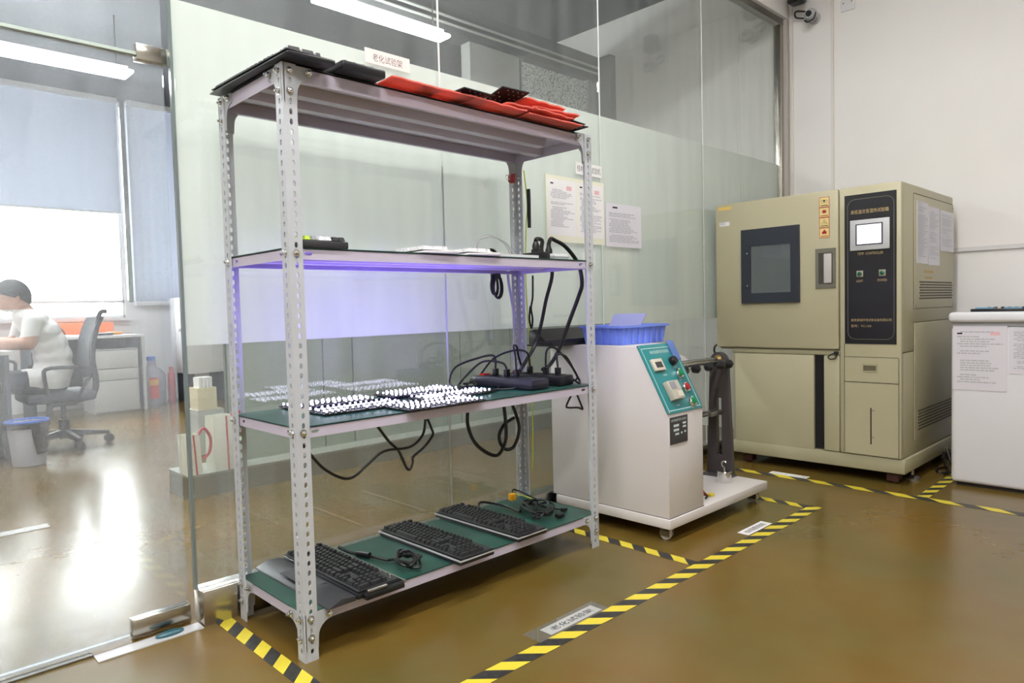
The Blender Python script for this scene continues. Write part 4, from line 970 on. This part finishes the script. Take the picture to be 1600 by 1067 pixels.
MB().tube([(4.5, -.77, .12), (4.42, -.82, .02), (4.3, -.86, .008), (4.15, -.84, .008)], .007, 6).build('lead', cable_black, t)

# ------------------------------------------------------------------ chest freezer
FX = 3.93
fz = thing('chest_freezer', 'white chest freezer with papers stuck to its front at the right edge', 'freezer', (4.3, -1.6, 0))
MB().box(FX, 4.75, -2.35, -.932, .02, 1.0).build('body', freezer_white, fz, bevel=.025, seg=4)
B(FX+.03, 4.72, -2.32, -.96, .0, .03).build('foot_frame', edge_black, fz)
B(FX+.004, 4.745, -2.345, -.937, 1.0, 1.022).build('gasket', mat('grey gasket', (180, 182, 188), .5), fz)
MB().box(FX-.028, 4.76, -2.36, -.922, 1.022, 1.086).build('lid', freezer_white, fz, bevel=.022, seg=4)
def sheet_on_freezer(y0, y1, za, zb, lab, seed, pl=True):
    t = thing('notice_sheet', lab, 'paper sheet', (FX, (y0+y1)/2, za), 0, 'sheets on the freezer')
    B(FX-.0035, FX-.001, y1, y0, za, zb).build('page', mat('lilac white paper', (226, 224, 232), .4), t)
    printed(t, (FX-.0038, y0, za), (0, -1, 0), (0, 0, 1), abs(y1-y0), zb-za, 22, ink_grey, seed)
    return t
t = sheet_on_freezer(-.945, -1.225, .606, 1.0, 'plastic covered printed sheet on the freezer front', 21)
B(FX-.0042, FX-.0039, -1.19, -1.14, .945, .965).build('stamp', ink_red, t)
B(FX-.0042, FX-.0039, -.995, -.967, .950, .960).build('logo', ink, t)
sheet_on_freezer(-1.235, -1.52, .715, .99, 'second printed sheet cut by the right picture edge on freezer', 22)
t = thing('circuit_tray', 'black tray with light blue parts on top of the freezer', 'tray', (4.12, -1.18, 1.086))
B(4.0, 4.16, -1.30, -1.02, 1.0865, 1.104).build('tray', black_plastic, t, bevel=.004)
for i, (y, m) in enumerate(((-1.09, 0), (-1.24, 0))): B(4.01, 4.13, y-.045, y+.045, 1.104, 1.112).build('blue_pad', mat('light blue pad', (120, 170, 200), .4), t)
for i in range(6): B(4.0+.025*i, 4.015+.025*i, -1.30+.04*i, -1.285+.04*i, 1.104, 1.114).build('clip', black_plastic, t)
t = thing('paper_pile', 'white papers on top of the freezer beside black tray', 'paper', (4.2, -1.42, 1.086))
for i in range(4): B(4.02+.01*i, 4.30+.008*i, -1.56-.006*i, -1.33-.004*i, 1.0865+.004*i, 1.090+.004*i).build('sheet', paper, t)

# ------------------------------------------------------------------ right wall fittings
def wall_pair(y, lab1, lab2):
    t = thing('wall_speaker', lab1, 'speaker', (4.80, y, 3.66), group='wall speakers')
    mb = MB().box(4.72, 4.84, y-.06, y+.06, 3.64, 3.80); mb.build('cabinet', black_plastic, t, bevel=.02, seg=3)
    for dy in (-.028, .028):
        for dz in (3.68, 3.75): MB().lathe((4.7195, y+dy, dz), [(.016, 0), (.016, -.002)], 14, 0).build('driver', dark_plastic, t)
    B(4.84, XR-.001, y-.012, y+.012, 3.70, 3.73).build('bracket', steel_dark, t)
    t = thing('security_camera', lab2, 'camera', (4.88, y-.07, 3.52), group='wall cameras')
    MB().lathe((XR-.001, y-.08, 3.54), [(.05, 0), (.05, -.02), (.03, -.03)], 18, 0).build('mount', mat('silver plastic', (190, 190, 194), .3), t)
    MB().lathe((4.86, y-.085, 3.545), [(.012, -.05), (.034, -.045), (.05, -.02), (.052, .0), (.05, .02), (.034, .045), (.012, .05)], 18, 0).build('dome', mat('silver plastic', (190, 190, 194), .3), t)
    MB().lathe((4.80, y-.085, 3.545), [(.022, 0), (.028, .02)], 14, 0).build('lens', black_plastic, t)
    MB().tube([(4.90, y-.03, 3.60), (4.88, y+.05, 3.62), (4.90, y+.06, 3.58), (4.92, y+.0, 3.56)], .008, 8).build('cable', dark_plastic, t)
    MB().tube([(4.84, y-.13, 3.55), (4.83, y-.12, 3.50), (4.83, y-.07, 3.485), (4.84, y-.04, 3.51)], .007, 8).build('yoke', dark_plastic, t)
wall_pair(.40, 'small black square speaker high on white wall near glass corner', 'silver dome camera under the black speaker near glass corner')
wall_pair(-.64, 'black wall speaker farther along the right wall', 'silver dome camera farther along the right wall')
B(XR-.025, XR-.0005, -6, GY-.07, 3.80, 3.83).build('trim_2', white_plastic, kind='structure', label='white cable trunking high on the right wall')
B(XR-.022, XR-.0005, -3, -.6, 1.515, 1.545).build('trim_3', mat('grey trunking', (222, 220, 218), .5), kind='structure', label='white cable trunking behind chamber and freezer')
B(XR-.018, XR-.0005, .165, .185, 1.4, 3.79).build('trim_4', mat('off white trunking', (232, 228, 220), .5), kind='structure', label='thin vertical cable trunking on the right wall')
B(XR-.018, XR-.0005, .505, .525, .14, 3.79).build('trim_5', MATS['off white trunking'], kind='structure', label='thin vertical trunking beside the glass end post')
t = thing('wall_plate', 'blank white wall plate with two screws near ceiling', 'wall plate', (XR, .045, 3.5))
B(XR-.012, XR-.001, .0, .105, 3.52, 3.66).build('plate', white_plastic, t, bevel=.004)
for y in (.02, .085): MB().lathe((XR-.0125, y, 3.585), [(.006, 0), (.006, -.002)], 8, 0).build('screw', steel_dark, t)

# ------------------------------------------------------------------ papers on the glass
GF = GY-.0068
def glass_sheet(label, x0, x1, za, zb, m, seed, group, name='notice_sheet', cat='paper sheet'):
    t = thing(name, label, cat, ((x0+x1)/2, GF, za), 0, group)
    B(x0, x1, GF-.002, GF, za, zb).build('page', m, t); return t
t = glass_sheet('cream bordered double page notice on the glass behind right rack post', 1.882, 2.414, 1.562, 1.945, paper_cream, 31, 'sheets on the glass')
for i, x in enumerate((1.90, 2.16)):
    p = B(x, x+.245, GF-.0028, GF-.002, 1.60, 1.925).build('sheet', paper, t)
    printed(p, (x, GF-.0032, 1.60), (1, 0, 0), (0, 0, 1), .245, .29, 26, ink_grey, 40+i)
    B(x+.16, x+.205, GF-.0036, GF-.0031, 1.868, 1.892).build('stamp', ink_red, p); B(x+.02, x+.045, GF-.0036, GF-.0031, 1.895, 1.903).build('logo', ink, p)
t = glass_sheet('lilac white printed sheet on glass right of the double page', 2.43, 2.805, 1.557, 1.83, mat('lilac white paper', (226, 224, 232), .4), 33, 'sheets on the glass')
printed(t, (2.43, GF-.0026, 1.557), (1, 0, 0), (0, 0, 1), .375, .245, 20, ink_grey, 55)
B(2.50, 2.55, GF-.0028, GF-.0022, 1.80, 1.81).build('logo', ink, t)
t = glass_sheet('white name label on the glass above the double page', 2.15, 2.396, 1.976, 2.047, paper, 34, 'labels on the glass', 'name_label', 'label')
lettering('线材摇摆试验机', mat('dark grey print', (96, 96, 100), .7), t, (2.162, GF-.0024, 1.992), (1, 0, 0), (0, 0, 1), .222, .040)
t = glass_sheet('pink tinted name label on the glass above the rack', .703, .95, 2.312, 2.378, paper_pink, 35, 'labels on the glass', 'name_label', 'label')
lettering('老化试验架', mat('dark grey print', (96, 96, 100), .7), t, (.742, GF-.0024, 2.325), (1, 0, 0), (0, 0, 1), .165, .036)

# ------------------------------------------------------------------ hazard tape and floor labels
tape_y = mat('yellow tape', (226, 196, 110), .5); haz_y = mat('yellow hazard tape', (228, 208, 60), .4, var=.05, vscale=30); haz_k = mat('black hazard tape', (38, 38, 40), .42, var=.4, vscale=60, col2=(62, 60, 54))
def hazard(label, a, b, c, d, axis, slant, z=.0012, period=.15):
    """strip from a to b along axis (0 X / 1 Y), spanning c..d across; slanted stripes"""
    mb = MB(); w_ = d-c; n = int((b-a+abs(slant)*w_)/(period/2))+3; u = a-abs(slant)*w_-period/2
    def clip(poly):
        for lim, sg in ((a, 1), (b, -1)):
            out = []
            for i in range(len(poly)):
                p, q = poly[i], poly[(i+1) % len(poly)]; fp, fq = sg*(p[0]-lim), sg*(q[0]-lim)
                if fp >= 0: out.append(p)
                if fp*fq < 0: t_ = fp/(fp-fq); out.append((p[0]+(q[0]-p[0])*t_, p[1]+(q[1]-p[1])*t_))
            poly = out
            if not poly: return []
        return poly
    for i in range(n+2):
        s0 = u+i*period/2; s1 = s0+period/2; k = slant*w_
        pl = clip([(s0, c), (s1, c), (s1+k, d), (s0+k, d)])
        if len(pl) < 3: continue
        if axis == 1: mb.add([(q, p, z) for p, q in reversed(pl)], [tuple(range(len(pl)))], i % 2)
        else: mb.add([(p, q, z) for p, q in pl], [tuple(range(len(pl)))], i % 2)
    # thickness rim
    if axis == 0: mb.add([(a, c, 0), (b, c, 0), (b, d, 0), (a, d, 0), (a, c, z), (b, c, z), (b, d, z), (a, d, z)], [(0,1,5,4),(1,2,6,5),(2,3,7,6),(3,0,4,7)], 1)
    else: mb.add([(c, a, 0), (d, a, 0), (d, b, 0), (c, b, 0), (c, a, z), (d, a, z), (d, b, z), (c, b, z)], [(0,1,5,4),(1,2,6,5),(2,3,7,6),(3,0,4,7)], 1)
    return mb.build('hazard_tape', [haz_y, haz_k], None, label=label, category='floor tape', group='hazard tape on the floor')
hazard('yellow and black floor tape running along the front of the rack and machine', -.3, 2.905, -.545, -.475, 0, -1)
hazard('yellow and black floor tape at the near end of the rack', -.474, .545, -.085, -.025, 1, 1)
hazard('yellow and black floor tape between the rack and test machine', -.474, .50, 1.64, 1.70, 1, 1)
hazard('yellow and black floor tape at the far end of the test machine', -.474, .50, 2.84, 2.905, 1, 1)
hazard('yellow and black floor tape before the chamber and freezer', -2.6, .50, 3.43, 3.50, 1, 1.3, period=.24)
hazard('yellow and black floor tape between the chamber and freezer', 3.501, 4.6, -.925, -.862, 0, -1)
def floor_label(label, x0, x1, y0, y1, txt, clear=True):
    t = thing('floor_label', label, 'floor label', ((x0+x1)/2, (y0+y1)/2, 0), group='floor labels')
    B(x0, x1, y0, y1, .0013, .0018).build('card', paper, t)
    if clear: B(x0-.07, x1+.03, y0-.012, y1+.02, .0019, .0021).build('clear_tape', glass('clear tape', (.92, .92, .9), .06, .12), t)
    lettering(txt, ink, t, (x0+.03, y0+.014, .0024), (1, 0, 0), (0, 1, 0), x1-x0-.06, y1-y0-.028)
floor_label('white name label under clear tape on floor before rack', .715, 1.005, -.468, -.41, '老化试验架')
floor_label('white name label on floor before the test machine', 2.19, 2.45, -.468, -.405, '线材摇摆试验机', False)
t = thing('floor_label', 'white name label on floor tape before the chamber', 'floor label', (3.53, -.1, 0), group='floor labels')
B(3.50, 3.565, -.20, .06, .0013, .0018).build('card', paper, t)
lettering('高低温试验箱', ink_grey, t, (3.512, .045, .0022), (0, -1, 0), (1, 0, 0), .23, .04)
# ------------------------------------------------------------------ office: chair, person, bin, desks
black_plastic0 = black_plastic; black_plastic = mat('matt black plastic', (28, 29, 33), .6)
def office_chair(label, loc, rz):
    """swivel chair facing local -X"""
    t = thing('office_chair', label, 'chair', loc, rz, 'office chairs')
    for k in range(5):
        a = 2*PI*k/5-.19; c, s = math.cos(a), math.sin(a)
        l = MB().add([(c*.03-s*.03, s*.03+c*.03, .10), (c*.03+s*.03, s*.03-c*.03, .10), (c*.36+s*.016, s*.36-c*.016, .085), (c*.36-s*.016, s*.36+c*.016, .085),
                      (c*.03-s*.025, s*.03+c*.025, .165), (c*.03+s*.025, s*.03-c*.025, .165), (c*.36+s*.014, s*.36-c*.014, .115), (c*.36-s*.014, s*.36+c*.014, .115)],
                     [(0,1,2,3),(4,7,6,5),(0,4,5,1),(1,5,6,2),(2,6,7,3),(3,7,4,0)]).build('base_leg', black_plastic, t, local=True)
        MB().lathe((c*.355, s*.355-.03, .042), [(.02, 0), (.040, .004), (.040, .056), (.02, .06)], 14, 1).tube([(c*.355, s*.355, .05), (c*.355, s*.355, .10)], .012, 8, smooth=1).build('caster', black_plastic, l, local=True)
    MB().lathe((0, 0, .08), [(.045, 0), (.045, .18), (.022, .185), (.022, .34)], 18).build('gas_column', black_plastic, t, local=True)
    B(-.12, .10, -.10, .10, .39, .44).build('mechanism', black_plastic, t, local=True, bevel=.01)
    MB().tube([(-.1, -.10, .41), (-.14, -.16, .39), (-.14, -.17, .30)], .025, 8, smooth=3).build('lever_knob', black_plastic, t, local=True)
    MB().box(-.33, .22, -.29, .29, .44, .53).build('seat', mesh_fabric, t, local=True, bevel=.035, seg=3)
    # backrest: curved mesh panel and spine
    vs = []; fs = []; prof = [(.24, .62), (.215, .80), (.225, .95), (.265, 1.10), (.31, 1.20)]
    for k in range(2):
        for (x, z) in prof:
            for j in range(7):
                y = -.26+.52*j/6; vs.append((x+.03*k-.05*(abs(y)/.26)**2+.02, y*(1 if z < 1.1 else .92), z))
    n = 7*len(prof)
    for i in range(len(prof)-1):
        for j in range(6): a = i*7+j; fs += [(a, a+1, a+8, a+7), (n+a, n+a+7, n+a+8, n+a+1)]
    for i in range(len(prof)-1): a = i*7; fs += [(a, a+7, n+a+7, n+a), (a+6, n+a+6, n+a+13, a+13)]
    for j in range(6): fs += [(j, n+j, n+j+1, j+1), (n-7+j, n-6+j, 2*n-6+j, 2*n-7+j)]
    MB().add(vs, fs).build('backrest', mesh_fabric, t, local=True)
    MB().tube([(.05, 0, .42), (.22, 0, .45), (.28, 0, .56), (.255, 0, .75), (.26, 0, .92), (.30, 0, 1.08)], .028, 10, smooth=5).build('spine', black_plastic, t, local=True)
    MB().tube([(.31, 0, 1.12), (.345, 0, 1.24), (.40, 0, 1.255)], .022, 10, smooth=5).build('headrest_bracket', black_plastic, t, local=True)
    for sg in (-1, 1):
        MB().tube([(.06, sg*.27, .46), (.10, sg*.31, .56), (.17, sg*.32, .70), (.12, sg*.32, .745), (-.10, sg*.32, .76), (-.185, sg*.32, .745), (-.195, sg*.315, .68), (-.17, sg*.30, .52)], .017, 8, smooth=6).build('armrest', black_plastic, t, local=True)
    return t
ch1 = office_chair('black swivel office chair carrying the seated person', (.42, 5.42, 0), 0)
ch2 = dup(ch1, (-.05, 6.75, 0), PI*.8, label='black swivel office chair empty behind the seated person')

def person():
    t = thing('person', 'person in white t-shirt and dark trousers bent over a desk on office chair', 'person', (.36, 5.42, .5))
    balls = []
    def seg(p, q, r0, r1, n=8, sy=1):
        p, q = Vector(p), Vector(q)
        for i in range(n+1): f = i/n; balls.append((p.lerp(q, f), r0+(r1-r0)*f, sy))
    Y = 5.42
    # torso leaning forward, one rounded back
    for (x, z, r, sy) in ((.33, .64, .165, 1.25), (.36, .74, .165, 1.2), (.36, .85, .16, 1.2), (.335, .96, .155, 1.25), (.29, 1.07, .15, 1.35), (.225, 1.16, .135, 1.5), (.16, 1.22, .10, 1.6)):
        balls.append((Vector((x, Y, z)), r, sy))
    seg((.19, Y, 1.24), (.13, Y, 1.33), .070, .064)                       # neck
    for sg in (-1, 1):
        seg((.18, Y+sg*.23, 1.17), (.13, Y+sg*.28, .99), .082, .066)       # upper arm
        seg((.13, Y+sg*.28, .985), (-.22, Y+sg*.22, .985), .060, .044)      # forearm
        seg((-.22, Y+sg*.22, .985), (-.31, Y+sg*.20, .985), .045, .038, 4)  # palm
        for j in range(4): seg((-.31, Y+sg*(.175+.018*j), .99), (-.385-.01*(j in (1, 2)), Y+sg*(.17+.018*j), .968), .011, .009, 5)
        seg((-.26, Y+sg*.175, .985), (-.32, Y+sg*.14, .970), .013, .010, 5)
        seg((.30, Y+sg*.12, .63), (-.18, Y+sg*.16, .64), .125, .085)        # thigh
        seg((-.18, Y+sg*.16, .62), (-.12, Y+sg*.17, .12), .080, .050)       # calf
        seg((-.10, Y+sg*.17, .06), (-.30, Y+sg*.18, .05), .050, .042)       # shoe
    bm = bmesh.new()
    for c, r, sy in balls:
        m = Matrix.Translation(c*S) @ Matrix.Diagonal((1, sy, 1, 1))
        bmesh.ops.create_icosphere(bm, subdivisions=2, radius=r*S, matrix=m)
    # head
    hc = Vector((.085, Y, 1.41)); tilt = Matrix.Rotation(-.35, 4, 'Y')
    bmesh.ops.create_icosphere(bm, subdivisions=3, radius=1, matrix=Matrix.Translation(hc*S) @ tilt @ Matrix.Diagonal((.128*S, .103*S, .140*S, 1)))
    bmesh.ops.create_icosphere(bm, subdivisions=2, radius=1, matrix=Matrix.Translation((hc+Vector((-.055, 0, -.085)))*S) @ Matrix.Diagonal((.07*S, .07*S, .065*S, 1)))
    for sg in (-1, 1): bmesh.ops.create_icosphere(bm, subdivisions=2, radius=1, matrix=Matrix.Translation((hc+Vector((.01, sg*.103, -.02)))*S) @ Matrix.Diagonal((.024*S, .012*S, .036*S, 1)))
    bmesh.ops.create_icosphere(bm, subdivisions=2, radius=1, matrix=Matrix.Translation((hc+Vector((-.132, 0, -.035)))*S) @ Matrix.Diagonal((.026*S, .018*S, .026*S, 1)))
    me = bpy.data.meshes.new('tmp'); bm.to_mesh(me); bm.free()
    o = bpy.data.objects.new('tmp', me); COL.objects.link(o)
    rm = o.modifiers.new('r', 'REMESH'); rm.mode = 'VOXEL'; rm.voxel_size = .0085
    sm = o.modifiers.new('s', 'SMOOTH'); sm.iterations = 4; sm.factor = .5
    bpy.context.view_layer.update()
    me2 = bpy.data.meshes.new_from_object(o.evaluated_get(bpy.context.evaluated_depsgraph_get()))
    bpy.data.objects.remove(o); bpy.data.meshes.remove(me)
    for m in (skin, shirt, trousers, black_plastic): me2.materials.append(m)
    off = Vector((.36, 5.42, .5))*S
    for p in me2.polygons:
        c = p.center/S; k = 1
        arm = abs(c.y-Y) > .205 and c.x < .26
        if c.z > 1.285 and c.x < .26: k = 0
        elif c.z < .10: k = 3
        elif c.z < .565 + .24*max(0, .30-c.x) and c.z < .76: k = 2
        elif c.z < .79 and c.x < .13: k = 2
        if arm and c.z < 1.045 and c.z > .90 and k != 2: k = 0
        if c.x < .02 and .9 < c.z < 1.2: k = 0
        p.material_index = k
    for v in me2.vertices: v.co -= off
    me2.name = 'body'; b = link('body', me2, t)
    # hair cap
    hb = MB(); vs = []; fs = []; nu, nv = 20, 9
    for j in range(nv):
        th = (j+.001)/(nv-1)*2.5
        for i in range(nu):
            ph = 2*PI*i/nu; th2 = th*(.42+.58*(.5+.5*math.cos(ph)))
            v = Vector((.140*math.sin(th2)*math.cos(ph), .114*math.sin(th2)*math.sin(ph), .152*math.cos(th2)))
            v = (tilt @ v.to_4d()).to_3d() if False else Matrix.Rotation(-.35, 3, 'Y') @ v
            vs.append(hc+v)
    for j in range(nv-1):
        for i in range(nu): a = j*nu+i; b2 = j*nu+(i+1) % nu; fs.append((a, b2, b2+nu, a+nu))
    fs.append(tuple(range(nu)))
    fs.append(tuple(range((nv-1)*nu, nv*nu))[::-1])
    hb.add(vs, fs).build('hair', hair, t)
    for sg in (-1, 1):
        MB().lathe((hc.x-.118, hc.y+sg*.038, hc.z+.0), [(.002, -.008), (.012, -.004), (.014, 0), (.010, .006)], 10, 0).build('eye', ink, t)
    B(hc.x-.122, hc.x-.112, hc.y-.03, hc.y+.03, hc.z-.092, hc.z-.084).build('mouth', red_btn, t)
    return t
person()

t = thing('waste_bin', 'white ribbed waste bin with blue rim and black liner bag', 'waste bin', (.02, 4.72, 0))
mb = MB(); seg = 36; prof = [(.135, 0), (.165, .36)]; vs = []; fs = []
for (r, z) in ((.0, .002), (.130, .002), (.135, .01), (.165, .36), (.158, .36), (.128, .02)):
    for k in range(seg): rr = .84*r*(1.0+(.022 if k % 2 else 0)) if r > .1 else r+.001; a = 2*PI*k/seg; vs.append((.02+rr*math.cos(a), 4.72+rr*math.sin(a), z))
for i in range(5):
    for k in range(seg): fs.append((i*seg+k, i*seg+(k+1) % seg, (i+1)*seg+(k+1) % seg, (i+1)*seg+k))
mb.add(vs, fs).build('bin_body', mat('pale lilac plastic', (196, 196, 210), .5), t)
MB().tube([(.02+.146*math.cos(a), 4.72+.146*math.sin(a), .362) for a in [2*PI*k/28 for k in range(29)]], .013, 8, smooth=1).build('rim', mat('blue plastic rim', (70, 112, 200), .4), t)
vs = []; fs = []; n = 28; rd = random.Random(9)
for j, (r, z) in enumerate(((.150, .34), (.180, .355), (.188, .32), (.184, .26), (.180, .20))):
    for k in range(n):
        a = 2*PI*k/n; dz = (0 if j < 3 else (-.10 if 21 < k < 26 else .11)*(j-2)*.5); rr = .84*r*(1+rd.uniform(-.03, .04)*(j > 1)); vs.append((.02+rr*math.cos(a), 4.72+rr*math.sin(a), z+dz))
for j in range(4):
    for k in range(n): fs.append((j*n+k, j*n+(k+1) % n, (j+1)*n+(k+1) % n, (j+1)*n+k))
MB().add(vs, fs).build('liner_bag', mat('black bin liner', (20, 20, 22), .25), t)

def desk(label, x0, x1, y0, y1, h, top_m, side_m):
    t = thing('desk', label, 'desk', ((x0+x1)/2, (y0+y1)/2, 0), group='office desks')
    B(x0, x1, y0, y1, h-.035, h).build('desktop', top_m, t, bevel=.004)
    for x in (x0+.02, x1-.05): B(x, x+.03, y0+.02, y1-.02, 0, h-.036).build('side_panel', side_m, t)
    B(x0+.05, x1-.05, y1-.06, y1-.04, .25, h-.036).build('modesty_panel', side_m, t)
    return t
dark_desk = mat('dark slate desk', (66, 72, 84), .5); desk_top = mat('white desk top', (222, 222, 222), .4); grey_ped = mat('grey pedestal', (190, 188, 184), .45)
t = desk('white topped desk where the person works', -1.7, -.02, 4.95, 6.35, .935, desk_top, dark_desk)
MB().tube([(-.1, 4.45, 0), (-.1, 4.45, .6)], .012, 6, smooth=1)
t = desk('dark desk with grey drawers under the office window', .55, 1.80, 7.65, 8.35, .975, desk_top, dark_desk)
B(1.765, 1.80, 7.64, 8.36, 0, .94).build('end_panel', grey_ped, t)
pd = thing('drawer_pedestal', 'grey three drawer pedestal under the dark desk', 'drawer unit', (1.46, 7.9, 0))
B(1.20, 1.71, 7.63, 8.20, .0, .80).build('carcass', grey_ped, pd)
for a, b in ((.02, .405), (.415, .55), (.56, .785)):
    d_ = B(1.21, 1.70, 7.608, 7.629, a, b).build('drawer', grey_ped, pd, bevel=.003)
    B(1.21, 1.70, 7.6285, 7.6298, b, b+.008).build('finger_gap', dark_desk, d_)
t = thing('desk_screen', 'orange desk screen board behind the window desk', 'screen board', (1.1, 8.3, .975)); B(.6, 1.62, 8.29, 8.32, .976, 1.14).build('board', mat('orange board', (250, 130, 70), .6), t, bevel=.004)
MB().tube([(.86, 8.28, 1.0), (.93, 8.28, 1.09), (1.02, 8.28, 1.06), (1.06, 8.28, .98)], .008, 6).build('wire', dark_plastic, t)
t = thing('instrument_box', 'small grey instrument box on the window desk', 'box', (1.25, 8.0, .975)); B(1.19, 1.33, 7.95, 8.1, .9755, 1.06).build('case', mat('grey box', (150, 152, 160), .5), t, bevel=.006); MB().lathe((1.27, 7.9495, 1.02), [(.018, 0), (.018, -.006)], 12, 1).build('dial', dark_plastic, t)
t = thing('hand_tool', 'orange hand tool lying on the window desk', 'tool', (1.55, 7.85, .975)); MB().tube([(1.40, 7.82, .995), (1.50, 7.84, .997), (1.60, 7.86, .997)], .02, 8).build('handle', mat('orange tool', (240, 160, 60), .4), t); MB().tube([(1.60, 7.86, .997), (1.68, 7.88, .99), (1.74, 7.90, .985)], .006, 6).build('shaft', steel_dark, t)
t = thing('paper_stack', 'loose white papers at front of the window desk', 'paper', (1.1, 7.8, .975))
for i in range(3): B(1.0-.03*i, 1.24+.01*i, 7.70+.01*i, 7.9, .9755+.006*i, .98+.006*i).build('sheet', paper, t)
t = thing('dark_pouch', 'dark pouch on the window desk beside the orange tool', 'pouch', (1.36, 7.74, .975)); MB().box(1.28, 1.46, 7.68, 7.80, .9755, 1.01).build('pouch', dark_desk, t, bevel=.014)
t = thing('water_jug', 'large blue tinted water jug on the office floor', 'water jug', (1.99, 8.05, 0))
MB().lathe((1.99, 8.05, 0), [(.15, .002), (.17, .03), (.17, .17), (.162, .19), (.17, .21), (.17, .40), (.14, .46), (.06, .52), (.05, .60)], 28).build('jug_body', glass('blue water jug', (.86, .86, .97), .06, .30, (.84, .82, .92)), t)
MB().lathe((1.99, 8.05, .60), [(.056, 0), (.056, .06), (.05, .065)], 20).build('cap', mat('blue cap', (110, 140, 220), .4), t)
MB().prism([(1.90, .10), (2.02, .10), (2.02, .38), (1.90, .38)], 1, 7.872, 7.878).build('label', mat('red orange label', (220, 70, 60), .5), t)
B(1.905, 2.015, 7.869, 7.871, .28, .36).build('label_top', mat('orange label', (240, 170, 70), .5), t)
t = thing('red_bottle', 'slim red bottle beside the water jug', 'bottle', (2.26, 8.1, 0)); MB().lathe((2.26, 8.1, 0), [(.045, .002), (.05, .02), (.05, .40), (.03, .43), (.03, .47)], 16).build('bottle', red_plastic, t); MB().lathe((2.26, 8.1, .47), [(.034, 0), (.034, .03)], 12).build('cap', red_btn, t)
t = thing('white_cabinet', 'white cabinet on dark legs at the edge of the glass door view', 'cabinet', (2.45, 8.0, 0)); B(2.36, 2.95, 7.75, 8.35, .40, 1.45).build('body', white_plastic, t, bevel=.01)
for x in (2.40, 2.85): B(x, x+.06, 7.80, 8.3, 0, .40).build('leg', dark_desk, t)
MB().lathe((2.30, 7.9, 1.02), [(.04, 0), (.04, .02), (.015, .03), (.015, .06)], 14, 0).build('knob', white_plastic, t)
# things standing on the plinth
def gift_bag(label, x0, x1, y0, y1, z0, h, lean=0):
    t = thing('paper_bag', label, 'paper bag', ((x0+x1)/2, (y0+y1)/2, z0), group='paper bags')
    m = mat('cream white bag', (226, 228, 214), .6); mb = MB(); k = .012
    mb.add([(x0, y0, z0), (x1, y0, z0), (x1, y1, z0), (x0, y1, z0), (x0+lean, y0+k, z0+h), (x1+lean, y0+k, z0+h), (x1+lean, y1-k, z0+h), (x0+lean, y1-k, z0+h)],
           [(0,3,2,1),(0,1,5,4),(1,2,6,5),(2,3,7,6),(3,0,4,7)]); mb.build('bag_body', m, t)
    rb = mat('dusty red ribbon', (186, 74, 84), .5); xm = x0+(x1-x0)*.62
    MB().tube([(xm+lean, y0+k-.004, z0+h), (xm+lean*.5, y0+k*.5-.006, z0+h*.5), (xm, y0-.004, z0)], .006, 4, smooth=3).build('ribbon', rb, t)
    MB().tube([(xm+.03+lean, y0, z0+h), (xm+.06+lean, y0-.01, z0+h+.04), (xm+.10+lean, y0-.012, z0+h-.03), (xm+.09+lean, y0-.012, z0+h-.12), (xm+.05+lean, y0-.01, z0+h-.16)], .010, 4, smooth=4).build('ribbon_tail', rb, t)
gift_bag('upright cream paper bag with red ribbon behind the glass', .68, .82, 2.50, 2.66, .1555, .36)
gift_bag('leaning cream paper bag with red ribbon nearest the door edge', .50, .60, 2.505, 2.64, .1555, .26, -.01)
t = thing('pump_bottle', 'pale green pump bottle on the plinth beside rack post', 'bottle', (.86, 2.58, .155)); MB().lathe((.865, 2.58, .1555), [(.045, 0), (.05, .01), (.05, .16), (.03, .19), (.018, .20), (.018, .225)], 18).build('bottle', mat('pale green plastic', (190, 214, 190), .3), t); MB().tube([(.865, 2.58, .38), (.865, 2.58, .40), (.82, 2.58, .405)], .009, 8).build('pump', white_plastic, t)
t = thing('carton', 'small open cream carton standing behind the partition end', 'carton', (.70, 4.0, 0))
B(1.10, 1.32, 3.95, 4.2, .0, .38).build('stand', grey_wall, t); B(1.11, 1.27, 3.96, 4.15, .381, .57).build('box', mat('cream carton', (226, 214, 180), .6), t)
for i in range(4): B(1.13+.03*i, 1.15+.03*i, 3.97, 4.1, .571, .66).build('packet', paper, t)
